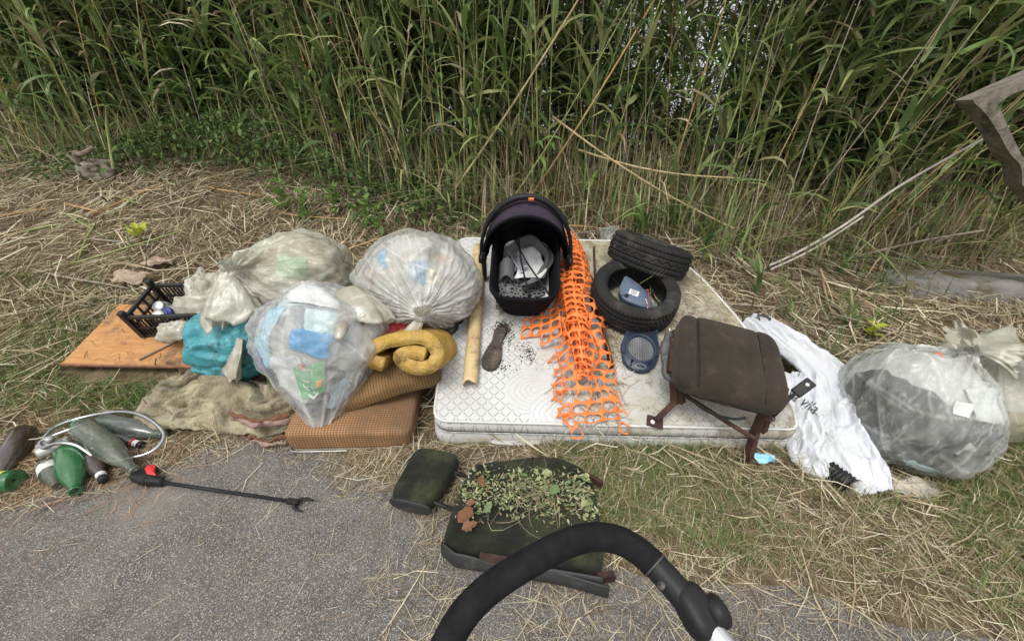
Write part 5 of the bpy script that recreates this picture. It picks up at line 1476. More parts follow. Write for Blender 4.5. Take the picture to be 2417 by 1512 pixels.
# ------------------------------------------------------------------ litter picker
m_pred = mat('red_trigger', (.70, .04, .03), (.62, .03, .03), 10, .4, spec=.5)
pk = thing('litter_picker', 'black litter picker with red trigger lying on the asphalt', 'litter picker', M=frame((-1.71, 1.385, .025), (1, -.158, 0), (0, 1, 0)))
tube('shaft', [(0, 0, 0), (.68, .0, 0)], .0085, m_bpl, pk, 12)
hp = resample(round_poly([(-.195, -.005), (-.165, .07), (-.10, .075), (-.085, .035), (-.02, .012), (.005, .012), (.005, -.014), (-.06, -.022), (-.10, -.028)], [.02, .015, .01, .015, .02, .004, .004, .02, .03], 5), 60)
mesh('grip', np.concatenate([np.c_[(hp - hp.mean(0)) * k + hp.mean(0), np.full(60, z)] for k, z in ((.02, -.02), (.9, -.02), (1, -.012), (1, .012), (.9, .02), (.02, .02))]), grid_faces(6, 60, cv=True), m_bpl, pk)
tp_ = resample(round_poly([(-.152, .070), (-.108, .076), (-.082, .036), (-.045, .018), (-.10, .018), (-.145, .045)], .006, 4), 40)
mesh('trigger', np.concatenate([np.c_[(tp_ - tp_.mean(0)) * k + tp_.mean(0), np.full(40, z)] for k, z in ((.02, -.008), (.95, -.008), (1, -.004), (1, .020), (.97, .0225), (.02, .0225))]), grid_faces(6, 40, cv=True), m_pred, pk)
tube('trigger_tip', spline([(-.07, .014, .01), (-.03, .012, .01), (-.01, .025, .01)], 5), .008, m_bpl, pk, 8)
rbox('jaw_hub', (.70, .0, 0), (.06, .026, .022), m_bpl, pk, .006)
tube('jaw', spline([(.715, .006, .0), (.738, .022, .0), (.77, .024, 0), (.79, .02, 0)], 6), [.009] * 6 + [.007] * 6 + [.005] * 7, m_bpl, pk, 8)
tube('jaw', spline([(.71, -.006, .0), (.722, -.024, -.004), (.745, -.034, -.006), (.765, -.035, -.008)], 6), [.009] * 6 + [.007] * 6 + [.005] * 7, m_bpl, pk, 8)
# ------------------------------------------------------------------ car seat base on rusty legs
m_seat = mat('mouldy_brown_seat_cloth', (.032, .025, .019), (.046, .036, .027), 7, .95, .7, 220, spec=.1, sheen=.1, grime=(.075, .06, .045), gs=14, gt=(.54, .74), gmax=.6)
m_gpl = mat('grey_seat_plastic', (.06, .06, .06), (.08, .078, .075), 10, .5, .1, 90, spec=.4, grime=(.12, .10, .08), gs=9)
SB = MAT @ Matrix.Translation((1.085, .185, .285)) @ Euler((R(3), R(5), R(-15)), 'XYZ').to_matrix().to_4x4()
sb = thing('car_seat', 'mouldy brown car seat base on rusty legs at the mattress edge', 'car seat', M=SB)
def seatf(P):
    P = P.copy(); x, y = P[:, 0], P[:, 1]; top = P[:, 2] > 0
    bol = np.clip((np.abs(x) - .17) / .1, 0, 1)
    P[:, 2] += top * (.022 * bol - .010 * np.exp(-((np.abs(x) - .165) / .010) ** 2)) + .006 * fbm(P * 7, 5)
    P[:, 2] -= top * .03 * np.clip((-.13 - y) / .1, 0, 1) ** 2
    P[:, 0] *= 1 - .06 * np.clip(y / .22, 0, 1)
    P[:, 1] += .012 * fbm(s3(x * 5, y * 5, P[:, 2] * 8), 8)
    return P
superell('seat_cushion', .262, .235, .062, .42, .30, m_seat, sb, 170, 70, seatf)
for sx in (-.155, .155):
    pts = []
    for y in np.linspace(-.215, .20, 16): pts.append((sx, y, .058 - .03 * max(0, (-.13 - y) / .1) ** 2 - .012 * max(0, (y - .17) / .04)))
    tube('seam', pts, .0028, m_bpl, sb, 6)
superell('seat_pan', .25, .20, .03, .5, .35, m_rust, sb, 60, 16, loc=(0, .0, -.065))
# rails and legs (local axes of the seat)
def bar_path(name, pts, w, h, m_, parent, bev=.003):
    """flat bar following points"""
    p = [Vector(q) for q in pts]; bm = bmesh.new()
    for a, b in zip(p[:-1], p[1:]):
        d_ = b - a; M = Matrix.Translation(a) @ d_.to_track_quat('Z', 'X').to_matrix().to_4x4()
        box_bm(bm, (0, 0, d_.length / 2), (w, h, d_.length + .012), M)
    return bm_obj(name, bm, m_, parent, bev, 1)
inv = SB.inverted()
def wl(*q): return inv @ Vector(q)
for side, top, knee, foot in (('a', (-.235, -.15, -.06), wl(.845, 1.66, .30), wl(.775, 1.655, .195)), ('b', (.20, -.19, -.06), wl(1.235, 1.555, .20), wl(1.225, 1.525, .035))):
    top = Vector(top)
    rail = bar_path('seat_rail', [top + Vector((0, .32, .0)), top + Vector((0, .0, 0))], .035, .03, m_rust, sb)
    lg = bar_path('leg', [top, knee, foot], .042, .022, m_rust, sb)
    bar_path('leg_flange', [top + Vector((.03, 0, -.01)), knee + Vector((.03, 0, .02))], .018, .030, m_rust, lg)
    ft = foot
    M_ = Matrix.Translation(ft); bm = bmesh.new(); box_bm(bm, (-.012, -.02, -.012), (.085, .062, .010), M_); fo = bm_obj('foot_plate', bm, m_rust, lg, .003)
    lathe('bolt_hole', [(.001, .0065), (.010, .0065), (.012, .005)], m_pipe if side == 'a' else m_bpl, lg, 14).matrix_local = Matrix.Translation(ft + Vector((-.025, -.025, -.012)))
tube('cross_bar', spline([wl(.885, 1.70, .33), wl(1.0, 1.62, .285), wl(1.12, 1.54, .235), wl(1.205, 1.51, .195)], 6), .011, m_rust, sb, 10)
tube('cable', spline([(-.17, -.20, -.075), (-.06, -.245, -.10), (.06, -.25, -.105), (.12, -.24, -.08)], 8), .007, m_bpl, sb, 8)
# recliner levers on the side
lv = tube('lever_cover', spline([(-.285, .10, .0), (-.292, .04, -.012), (-.295, -.02, -.03), (-.285, -.06, -.05)], 8), [.022] * 8 + [.03] * 9 + [.02] * 8, m_gpl, sb, 12, flat=.6)
tube('lever_hook', spline([(-.275, .03, -.02), (-.285, -.06, -.045), (-.275, -.13, -.06), (-.22, -.15, -.065)], 8), .016, m_gpl, sb, 10)
tube('metal_pin', [(-.285, .105, .0), (-.285, .13, .01)], .008, m_lid, lv, 10)
bar_path('hinge_plate', [(-.268, .06, .0), (-.262, -.12, -.03)], .02, .03, m_rust, sb)
# belt buckle on its stalk
b0, b1, b2, b3 = wl(1.275, 1.535, .30), wl(1.30, 1.53, .36), wl(1.335, 1.545, .415), wl(1.365, 1.555, .435)
tube('anchor_arm', spline([(.22, -.14, -.06), (.225, -.20, -.09), b0], 6), .016, m_rust, sb, 8)
st_ = tube('buckle_stalk', spline([b0, b1, b2, b3], 8), .009, m_bpl, sb, 10)
d_ = (b3 - b2).normalized(); MB_ = Matrix.Translation(b3 + d_ * .045) @ d_.to_track_quat('X', 'Z').to_matrix().to_4x4()
bk = rbox('buckle', (0, 0, 0), (.10, .052, .022), m_bpl, sb, .008, 3, MB_)
lathe('buckle_dot', [(.001, .0135), (.008, .0135), (.009, .010)], m_pipe, bk, 12).matrix_local = MB_ @ Matrix.Translation((.02, 0, 0))
superell('stalk_bolt', .02, .02, .016, 1, 1, m_gpl, st_, 14, 10).location = b0

# scrap of blue film at the leg
def scrap(name, label, cat, loc, sx, sy, m_, sd, rot=(0, 0, 0), h=.03, n=22):
    def fn(U, V):
        ra = 1 + .3 * fbm(s3(np.cos(U * 6) * 1.5, V * 3, sd), sd)
        return np.c_[(U - .5) * sx * ra, (V - .5) * sy * ra, h * fbm(s3(U * 3, V * 3, sd), sd, 3) + h * .5]
    o = sheet(name, n, n, fn, m_, None, thick=.0012); o.location = loc; o.rotation_euler = rot
    return tag(o, label, cat)
scrap('blue_film_scrap', 'small torn blue plastic scrap by the rusty leg in the grass', 'plastic scrap', (1.295, 1.50, .05), .09, .05, m_pblue, 4)

# ------------------------------------------------------------------ white carrier sack beside the mattress
def white_fn(c, h):
    N, L = h['N'], h['L']
    n1 = N.new('ShaderNodeTexNoise'); n1.inputs['Scale'].default_value = 16; n1.inputs['Detail'].default_value = 4; n1.inputs['Distortion'].default_value = 1.5; L.new(h['co'], n1.inputs['Vector'])
    a = N.new('ShaderNodeMath'); a.operation = 'SUBTRACT'; a.inputs[1].default_value = .5; L.new(n1.outputs[0], a.inputs[0])
    b_ = N.new('ShaderNodeMath'); b_.operation = 'ABSOLUTE'; L.new(a.outputs[0], b_.inputs[0])
    bp = N.new('ShaderNodeBump'); bp.inputs['Strength'].default_value = .3; bp.inputs['Distance'].default_value = .015; L.new(b_.outputs[0], bp.inputs['Height']); L.new(bp.outputs[0], h['b'].inputs['Normal'])
    return c
m_wsack = mat('white_carrier_film', (.74, .76, .80), (.68, .70, .74), 5, .38, spec=.4, transl=.2, fn=white_fn, grime=(.45, .44, .40), gs=4, gt=(.58, .8), gmax=.5)
wsk = thing('carrier_sack', 'long white plastic carrier sack sprawled beside the mattress corner', 'plastic bag')
def ribbon3(C, Lft, Rgt, puff, sd, ridge_amp=.035, rs=3.0):
    """crumpled sheet between two edge curves with a puffed middle"""
    A = spline(Lft, 12); Bc = spline(Rgt, 12); n = min(len(A), len(Bc))
    def fn(U, V):
        ia = U * (len(A) - 1); ib = U * (len(Bc) - 1)
        def at_(p, i):
            k = np.clip(i.astype(int), 0, len(p) - 2); f = (i - k)[:, None]; return p[k] * (1 - f) + p[k + 1] * f
        a, b = at_(A, ia), at_(Bc, ib)
        P = a + (b - a) * V[:, None]
        q = np.sin(V * math.pi)
        P[:, 2] += puff * q ** .6 * np.interp(U, [0, .1, .9, 1], [.5, 1, 1, .4])
        r_ = ridge(s3(V * rs * 1.5 + .5 * np.sin(U * 4), U * rs * .5, sd), sd, 2); f_ = fbm(s3(V * 5, U * 7, sd + 2), sd + 4, 4)
        P[:, 2] += ridge_amp * r_ * (.3 + .7 * q) + .018 * f_ + .012 * crumple(s3(V * 1.5, U * 1.3, sd), sd, 5, 7) + .003 * crumple(s3(V, U * 2.2, sd), sd + 1, 16, 6) + .016 * creases(s3(V * .7, U * 1.6, sd), sd, 9, 9, .03)
        P[:, 0] += .02 * fbm(s3(V * 6, U * 8, sd + 5), sd + 1); P[:, 1] += .02 * fbm(s3(V * 6, U * 8, sd + 9), sd + 2)
        P[:, 2] = np.maximum(P[:, 2], ground_z(P[:, 0], P[:, 1]) + .006)
        return P
    return fn
sheet('main_fold', 170, 90, ribbon3(None, [(1.56, 2.42, .36), (1.66, 2.15, .29), (1.70, 1.95, .27), (1.66, 1.74, .19), (1.60, 1.58, .14), (1.585, 1.44, .08), (1.64, 1.31, .02)],
                                  [(1.74, 2.50, .36), (1.86, 2.22, .29), (2.0, 2.0, .24), (2.0, 1.82, .16), (1.90, 1.62, .09), (1.87, 1.46, .05), (1.81, 1.31, .02)], .10, 3), m_wsack, wsk, thick=.002)
sheet('inner_fold', 130, 70, ribbon3(None, [(1.53, 1.96, .20), (1.50, 1.78, .12), (1.475, 1.62, .05), (1.46, 1.50, .01), (1.50, 1.40, .005)],
                                   [(1.74, 1.98, .26), (1.72, 1.80, .20), (1.68, 1.62, .15), (1.64, 1.50, .08), (1.60, 1.40, .012)], .06, 9), m_wsack, wsk, thick=.002)
# print on the sack
def text_mesh(s, size, name, m_, parent, M):
    cu = bpy.data.curves.new('t', 'FONT'); cu.body = s; cu.size = size; cu.extrude = .0004
    ob = bpy.data.objects.new('t', cu); COL.objects.link(ob)
    bpy.context.view_layer.update()
    me = bpy.data.meshes.new_from_object(ob.evaluated_get(bpy.context.evaluated_depsgraph_get())); bpy.data.objects.remove(ob)
    me.materials.append(m_); o = bpy.data.objects.new(name, me); COL.objects.link(o); o.parent = parent; o.matrix_world = M
    return o
m_ink = mat('grey_ink', (.10, .10, .11), None, rough=.6)
from mathutils.bvhtree import BVHTree
def drape(o, target, M, off=.004):
    """lay flat print onto a crumpled sheet: every vertex dropped onto the film"""
    bv = BVHTree.FromPolygons([v.co for v in target.data.vertices], [tuple(q.vertices) for q in target.data.polygons])
    Q = np.array([M @ v.co for v in o.data.vertices]); hz_ = np.full(len(Q), np.nan)
    for i, q in enumerate(Q):
        hit = bv.ray_cast(Vector((q[0], q[1], 2)), Vector((0, 0, -1)))
        if hit[0]: hz_[i] = hit[0].z
    ok_ = ~np.isnan(hz_); x_, y_ = Q[:, 0] - Q[:, 0].mean(), Q[:, 1] - Q[:, 1].mean()
    A_ = np.c_[np.ones(len(Q)), x_, y_]; co_ = np.linalg.lstsq(A_[ok_], hz_[ok_], rcond=None)[0]; fit = A_ @ co_      # print lies on the stretched film
    res = np.where(ok_, hz_ - fit, 0)
    for v, q, z_ in zip(o.data.vertices, Q, fit + np.clip(res, -.002, 9) * .6 + max(0, np.percentile(res, 80)) * .6 + off): v.co = Vector((q[0], q[1], z_))
    o.matrix_world = Matrix.Identity(4)
inner = bpy.data.objects['inner_fold']; mainf = bpy.data.objects['main_fold']
t_ = text_mesh('nova vila', .070, 'print', m_ink, wsk, Matrix.Identity(4))
drape(t_, inner, frame((1.530, 1.90, .2), (.30, -.95, 0), (.95, .30, 0)), .006)
for pts in ([(1.63, 2.42), (1.66, 2.41), (1.65, 2.37)], [(1.66, 2.43), (1.68, 2.38), (1.69, 2.33)], [(1.68, 2.40), (1.73, 2.37)]):
    q = spline([(a_, b_, 0) for a_, b_ in pts], 6); o = tube('ink_stroke', q, .0045, m_ink, wsk, 4)
    drape(o, mainf, Matrix.Identity(4))
# black ribbed pipe under the sack
brp = thing('ribbed_pipe', 'short black ribbed drain pipe under the white carrier sack', 'pipe', M=frame((1.62, 1.33, .045), (-.12, .42, .0), (0, 0, 1)))
zz = np.linspace(0, .34, 60)
lathe('pipe_wall', [(.05 + .004 * math.copysign(1, math.sin(z * 330)), z) for z in zz], m_bpl, brp, 24).rotation_euler = (0, R(90), 0)

# ------------------------------------------------------------------ grey sack and cream sack at the verge
gfl = lambda x, y: ground_z(x, y)
sG = Sack((2.065, 1.63, .275), (.30, .32, .33), (.42, .05, .75), PK, 41, pleat=.075, pfall=.8, npl=34, lump=.09, crease=.055, floor=gfl)
t = thing('rubbish_sack', 'big clear sack of grey waste on the grass beside the white carrier', 'rubbish sack')
sG.shell('film', m_filmG, t, 1.0, 90, 240)
kp = sG.pts(np.array([[0, 0, 1.]]), .98, False)[0]
knot('knot', kp, .035, m_filmG, t, 43)
ruffle('sack_end', kp, (-.35, .2, .65), .16, .03, .12, m_filmL, t, 45, grav=.5)
ruffle('sack_end', kp, (.55, -.4, .1), .13, .03, .10, m_filmL, t, 46, grav=.4)
ruffle('sack_end', kp, (.85, .1, .25), .34, .03, .17, m_filmL, t, 47, grav=.35)
tag(sG.shell('packaging_waste', m_wG, None, .90, 50, 90), 'grey and black waste filling the big clear sack on the grass', 'packaging')
sG.patch('dark_cloth', 'dark cloth pressed against the front of the big clear sack', 'cloth', (1.90, 1.42, .36), (.12, -.03, -.06), (.03, .0, .10), mat('dark_cloth', (.05, .05, .055), (.09, .085, .09), 9, .8), f=.95)
sG.patch('dark_cloth', 'dark folded cloth low in the big clear sack', 'cloth', (2.14, 1.38, .16), (.14, 0, -.04), (.03, -.02, .09), mat('charcoal_cloth', (.07, .07, .075), (.13, .12, .12), 12, .8), f=.95)
sG.patch('white_paper', 'white paper sheet near the knot of the big clear sack', 'paper', (2.12, 1.43, .46), (.08, 0, -.01), (.0, .04, .06), m_white, f=.955)
sG.patch('white_label', 'small white label on the shoulder of the big clear sack', 'label', (1.99, 1.42, .45), (.032, 0, -.01), (.008, .01, .025), m_pipe, f=1.012, ragged=.05)
sG.patch('orange_scrap', 'small orange scrap on top of the big clear sack', 'plastic scrap', (2.02, 1.62, .66), (.025, 0, .0), (0, .02, .005), m_orange, f=1.0, ragged=.3)
sG.patch('blue_film', 'pale blue film at the foot of the big clear sack', 'plastic film', (1.98, 1.36, .10), (.12, 0, -.02), (.03, 0, .03), mat('ice_blue_film', (.40, .55, .62), (.5, .6, .64), 9, .4), f=.955)
sH = Sack((2.66, 1.86, .22), (.30, .30, .28), (-.3, -.2, .9), PK, 61, pleat=.05, pfall=.8, npl=24, lump=.09, crease=.035, floor=gfl)
t = thing('rubbish_sack', 'clear sack of cream waste behind the big grey sack', 'rubbish sack')
sH.shell('film', m_filmL, t, 1.0, 70, 180)
tag(sH.shell('packaging_waste', waste_mat('mixed_waste_cream', [Be, W_, (.6, .5, .36), (.5, .42, .3), W_], 5), None, .90, 40, 70), 'cream waste filling the sack behind the big grey sack', 'packaging')
# soiled papers under the grey sack
scrap('soiled_paper', 'soiled cream papers sticking out under the big clear sack', 'paper', (1.90, 1.36, .02), .30, .12, mat('soiled_paper', (.5, .46, .38), (.3, .27, .22), 12, .8), 6, (0, 0, R(-10)), .05)

# ------------------------------------------------------------------ car seat back lying in the road edge
m_dseat = mat('mossy_black_seat_cloth', (.016, .017, .014), (.028, .031, .022), 9, .95, .9, 140, spec=.06, sheen=.05, grime=(.060, .066, .030), gs=6, gt=(.46, .72), gmax=.8, bdist=.006)
m_dpl = mat('seat_side_vinyl', (.022, .023, .024), (.034, .035, .035), 8, .55, .15, 150, spec=.35, grime=(.08, .08, .07), gs=6)
m_dark = mat('seat_hollow', (.03, .015, .012), (.06, .03, .025), 18, .9, .5, 60)
st = thing('car_seat', 'mossy black car seat back strewn with leaves on the asphalt edge', 'car seat', loc=(.055, 1.20, .062), rot=(R(2), 0, R(-3)))
st.scale = (1, .92, .82)
so2 = resample(round_poly([(-.33, -.215), (-.315, -.02), (-.285, .17), (-.235, .235), (-.05, .27), (.10, .315), (.22, .275), (.31, .20), (.325, .06), (.32, -.20), (.30, -.285), (-.02, -.245)],
                          [.05, .08, .08, .06, .10, .10, .08, .08, .1, .04, .04, .1], 7), 150)
cn = np.array([0, .02]); P = []
ks = np.r_[.90, .98, 1.0, 1.0, .985, .95, .90, np.linspace(.84, .03, 22)]
zs_ = np.r_[-.07, -.06, -.03, .025, .05, .064, .072, np.full(22, .076)]
for i, (k, z) in enumerate(zip(ks, zs_)):
    xy = cn + (so2 - cn) * k; zz = np.full(150, z)
    if i > 4:
        x, y = xy[:, 0], xy[:, 1]
        zz = zz - .035 * np.clip(1 - np.abs(x) / .21, 0, 1) ** .5 * np.exp(-((y + .03) / .16) ** 2) + .008 * fbm(s3(x * 8, y * 8, 0), 3) - .012 * np.exp(-((y + .155) / .02) ** 2) * (i > 6)
        zz = zz - .018 * np.clip((x - .05) / .3, 0, 1) * (y > .1)
    P.append(np.c_[xy, zz])
mesh('padded_front', np.concatenate(P), grid_faces(len(ks), 150, cv=True), m_dseat, st)
def lip(U, V):
    x = -.33 + .63 * U; y = np.interp(U, [0, .1, .5, 1], [-.20, -.245, -.275, -.315])
    return np.c_[x, y - .02 * np.sin(V * math.pi), .05 - .12 * V - .035 * np.exp(-((U - .38) / .16) ** 2) * (V < .5) + .004 * fbm(s3(U * 9, V * 4, 0), 5)]
sheet('vinyl_lip', 50, 12, lip, m_dpl, st, thick=.006)
sheet('torn_opening', 24, 6, lambda U, V: np.c_[-.17 + .26 * U, -.235 - .03 * V - .03 * U, .045 - .03 * V * np.sin(U * math.pi)], m_dark, st)
sheet('vinyl_corner', 20, 12, lambda U, V: np.c_[.12 + .20 * U, -.295 - .05 * U - .01 * np.sin(V * 3), .04 - .085 * V], m_dpl, st, thick=.008)
bar_path('metal_bracket', [(.29, -.29, -.01), (.345, -.28, -.01)], .04, .025, m_dark, st)
bar_path('metal_bracket', [(.30, .20, .02), (.355, .16, .02)], .04, .015, m_dark, st)
hr = superell('headrest', .115, .165, .062, .5, .38, m_dseat, st, 90, 46, lambda P: np.c_[P[:, 0] * (1 + .10 * P[:, 1] / .165), P[:, 1], P[:, 2] + .006 * fbm(P * 8, 3)], loc=(-.475, .145, .02), rot=(R(4), R(-6), R(-14)))
superell('vinyl_end_panel', .105, .012, .050, .7, .7, m_dpl, hr, 50, 20, loc=(.0, -.158, -.004))
for p0, p1 in (((-.40, .215, .02), (-.27, .165, .02)), ((-.43, .02, .02), (-.30, -.03, .02))):
    tube('headrest_post', [p0, p1], .011, m_bpl, st, 10)
# leaf litter on the seat: bigger leaves one by one, the fine bits as a mass
def leaf_shape(name, L_, w_, m_, seed):
    t = np.linspace(0, 1, 9); wd = w_ * np.sin(np.clip(t, 0, 1) ** .8 * math.pi) ** .8
    rg = np.random.default_rng(seed); wd = wd * (1 + .25 * rg.normal(0, 1, 9) * (wd > 0))
    V = np.concatenate([np.c_[t * L_, s * wd, .15 * L_ * np.sin(t * 3 + seed) * .5 + .35 * np.abs(s) * wd] for s in (-1, -.4, 0, .4, 1)])
    F = [(a * 9 + i, a * 9 + i + 1, (a + 1) * 9 + i + 1, (a + 1) * 9 + i) for a in range(4) for i in range(8)]
    return V, F
m_lfg = mat('wilted_green_leaf', (.12, .18, .07), (.18, .24, .10), 20, .6, transl=.2)
m_lfy = mat('pale_leaf', (.30, .33, .14), (.38, .38, .22), 20, .6, transl=.2)
m_lfb = mat('brown_dead_leaf', (.20, .085, .04), (.12, .055, .03), 16, .7)
def seat_top(x, y):
    return .076 - .035 * np.clip(1 - np.abs(x) / .21, 0, 1) ** .5 * np.exp(-((y + .03) / .16) ** 2) + .012
for i in range(150):
    if math.sin(i * 1.7) > .75: continue
    x = rng.uniform(-.27, .30); y = .075 + .065 * rng.normal() - .04 * (x / .3) ** 2 + .05 * math.sin(x * 9)
    if i % 3 == 0: x = rng.choice([-.22, .26]) + rng.normal(0, .04); y = rng.normal(.02, .08)
    if not (-.30 < x < .31 and -.19 < y < .22): continue
    big = rng.random() < .22
    L_ = rng.uniform(.03, .055) if big else rng.uniform(.012, .028)
    V, F = leaf_shape('leaf', L_, L_ * rng.uniform(.22, .42), None, i)
    m_ = m_lfg if rng.random() < .55 else m_lfy
    lab_ = ('wilted green leaf lying on the mossy seat back', 'green leaves on the seat back') if m_ is m_lfg else ('pale yellow leaf lying on the mossy seat back', 'pale leaves on the seat back')
    o = mesh('fallen_leaf', V, F, m_); o.matrix_world = st.matrix_basis @ Matrix.Translation((x, y, float(seat_top(x, y)) + rng.uniform(0, .014))) @ Euler((rng.normal(0, .4), rng.normal(0, .4), rng.uniform(0, 6.28))).to_matrix().to_4x4()
    tag(o, lab_[0], 'leaf', lab_[1])
for (x, y, L_, a) in ((-.19, .055, .06, 1.9), (-.27, -.14, .09, .9), (-.25, -.17, .07, .4), (.12, .07, .035, 2.2), (-.25, -.05, .045, .4)):
    V, F = leaf_shape('leaf', L_, L_ * .3, None, int(L_ * 1000)); o = mesh('dead_leaf', V, F, m_lfb)
    o.matrix_world = st.matrix_basis @ Matrix.Translation((x, y, float(seat_top(x, y)) + .012)) @ Euler((.3, -.2, a)).to_matrix().to_4x4()
    tag(o, 'curled rust-brown dead leaf on the mossy seat back', 'leaf', 'brown leaves on the seat back')
n = 1000
xs = np.where(rng.random(n) < .6, rng.choice([-.20, -.05, .10, .24], n) + rng.normal(0, .035, n), rng.uniform(-.29, .30, n)); ys = .07 + .07 * rng.normal(0, 1, n) - .05 * (xs / .3) ** 2
ok = (ys > -.2) & (ys < .2); xs, ys = xs[ok], ys[ok]; n = len(xs)
r3 = lying(n, xs, ys, .006, .024, .004, .010, .012, .2, zf=seat_top)
o = mesh('leaf_crumbs', r3[0], r3[1], m_green, col=np.repeat(pick_cols(n, [(.20, .26, .11), (.30, .34, .16), (.42, .42, .24), (.12, .16, .07), (.5, .48, .32), (.3, .22, .12)]), 6, 0), smooth=False)
o.matrix_world = st.matrix_basis; tag(o, 'fine crumbled leaf litter on the mossy seat back', 'leaf litter', kind='stuff')
n = 46
xs = rng.normal(.02, .10, n); ys = rng.normal(.0, .07, n)
r3 = lying(n, xs, ys, .08, .22, .0018, .003, .02, .12, k=7, curl=1.0, zf=seat_top)
o = mesh('dry_roots', r3[0], r3[1], m_straw, col=np.repeat(pick_cols(n, [(.38, .34, .22), (.28, .25, .15), (.2, .17, .1)]), 14, 0), smooth=False)
o.matrix_world = st.matrix_basis; tag(o, 'curling dry roots and stems on the mossy seat back', 'roots', kind='stuff')

# ------------------------------------------------------------------ pushchair, its handle in the picture
m_grip = mat('black_foam_grip', (.010, .010, .011), (.016, .016, .017), 60, .8, .6, 420, spec=.10, bdist=.0014, grime=(.05, .048, .045), gs=30, gt=(.62, .75), gmax=.5)
m_alu = mat('silver_tube', (.62, .63, .65), (.56, .57, .59), 8, .35, metal=.7)
pc = thing('pushchair', 'black foam pushchair handle on silver tubes over the asphalt', 'pushchair')
gp = spline([(-.20, -.06, .80), (-.14, .06, .98), (-.095, .155, 1.095), (-.066, .212, 1.146), (-.031, .250, 1.163), (.035, .287, 1.172), (.085, .307, 1.173), (.122, .309, 1.169), (.148, .300, 1.162), (.166, .285, 1.156)], 12)
tube('foam_grip', gp, .0160, m_grip, pc, 24)
sl_ = spline([(.166, .285, 1.156), (.178, .270, 1.152), (.189, .255, 1.148), (.197, .243, 1.145)], 6)
tube('plastic_sleeve', sl_, .0152, m_bpl, pc, 24)
ctr = np.array([.1985, .2425, 1.1448])
jd = Vector((.214 - .19, .20 - .262, 1.128 - 1.15)).normalized()
jm = Matrix.Translation(ctr) @ jd.to_track_quat('Y', 'Z').to_matrix().to_4x4()
jt = superell('joint_housing', .0180, .027, .0172, .7, .7, m_bpl, pc, 50, 30); jt.matrix_basis = jm
lathe('joint_disc', [(.001, .008), (.014, .008), (.017, .005), (.017, -.010), (.001, -.010)], m_bpl, jt, 28).matrix_local = Matrix.Translation((-.019, .008, .004)) @ Matrix.Rotation(R(-80), 4, 'Y')
lathe('joint_rivet', [(.001, .0105), (.006, .0105), (.007, .008)], m_gpl, jt, 16).matrix_local = Matrix.Translation((-.0195, .008, .005)) @ Matrix.Rotation(R(-80), 4, 'Y')
tube('grip_collar', [(.1655, .2856, 1.1562), (.1668, .284, 1.1557)], .0164, m_gpl, pc, 24)
lathe('sleeve_screw', [(.001, .003), (.004, .003), (.005, 0)], m_gpl, pc, 12).matrix_local = Matrix.Translation((.166, .262, 1.157)) @ Matrix.Rotation(R(-50), 4, 'Y')
tube('frame_tube', spline([(.205, .232, 1.142), (.224, .200, 1.132), (.246, .15, 1.10), (.27, .05, .98), (.30, -.25, .62), (.30, -.55, .22)], 8), .0128, m_alu, pc, 18)
tube('frame_tube', spline([(-.20, -.06, .80), (-.26, -.25, .58), (-.27, -.55, .22)], 8), .0165, m_alu, pc, 18)
tube('axle', [(-.30, -.55, .14), (.33, -.55, .14)], .012, m_alu, pc, 12)
tube('front_tube', spline([(.30, -.25, .62), (.25, -.9, .4), (.22, -1.15, .12)], 6), .014, m_alu, pc, 12)
tube('front_tube', spline([(-.26, -.25, .58), (-.22, -.9, .4), (-.19, -1.15, .12)], 6), .014, m_alu, pc, 12)
for x, y, r_ in ((-.30, -.55, .14), (.33, -.55, .14), (-.19, -1.15, .10), (.22, -1.15, .10)):
    wh = lathe('wheel', [(r_ * .7, -.02), (r_ * .95, -.02), (r_, -.01), (r_, .01), (r_ * .95, .02), (r_ * .7, .02), (r_ * .7, -.02)], m_bpl, pc, 32)
    wh.matrix_local = Matrix.Translation((x, y, r_ + .002)) @ Matrix.Rotation(R(90), 4, 'Y')
    lathe('hub', [(.001, -.012), (r_ * .7, -.006), (r_ * .7, .006), (.001, .012)], m_gpl, wh, 20)

# ------------------------------------------------------------------ concrete bracket, kerb stone, poles
m_conc = mat('weathered_concrete', (.25, .22, .185), (.15, .13, .105), 14, .9, .9, 60, spec=.15, bdist=.01, grime=(.06, .055, .045), gs=8, gt=(.5, .66), gmax=.7)
m_mossc = mat('mossy_stone', (.27, .26, .24), (.18, .175, .16), 9, .92, .9, 50, spec=.12, bdist=.012, grime=(.12, .09, .025), gs=4, gt=(.48, .64), gmax=.85)
pr = spline([(3.54, 1.20), (3.46, 1.32), (3.34, 1.40), (3.20, 1.52), (3.06, 1.63), (2.95, 1.695)], 6)     # curved inner edge, x-z
outl = [tuple(q) for q in pr] + [(2.93, 1.715), (3.20, 1.845), (3.9, 2.18), (3.9, 2.04), (3.16, 1.745), (3.10, 1.69), (3.25, 1.55), (3.43, 1.385), (3.62, 1.22)]
bot = [(4.05, -.2), (3.86, -.2), (3.78, .4), (3.66, .9)]
outl = [(4.55, -.1), (4.30, .45), (3.95, .92), (3.72, 1.08)] + outl[:-1] + [(3.85, 1.18), (4.10, .98), (4.48, .48), (4.75, -.1)]
n = len(outl)
V = [(x, 2.90, z) for x, z in outl] + [(x + .03, 3.05, z) for x, z in outl]
F = [tuple(range(n))[::-1], tuple(n + i for i in range(n))] + [(i, (i + 1) % n, n + (i + 1) % n, n + i) for i in range(n)]
bm = bmesh.new()
vs = [bm.verts.new(v) for v in V]
for f in F: bm.faces.new([vs[i] for i in f])
bmesh.ops.recalc_face_normals(bm, faces=bm.faces)
bmesh.ops.triangulate(bm, faces=[f for f in bm.faces if len(f.verts) > 4])
o = bm_obj('concrete_post', bm, m_conc)
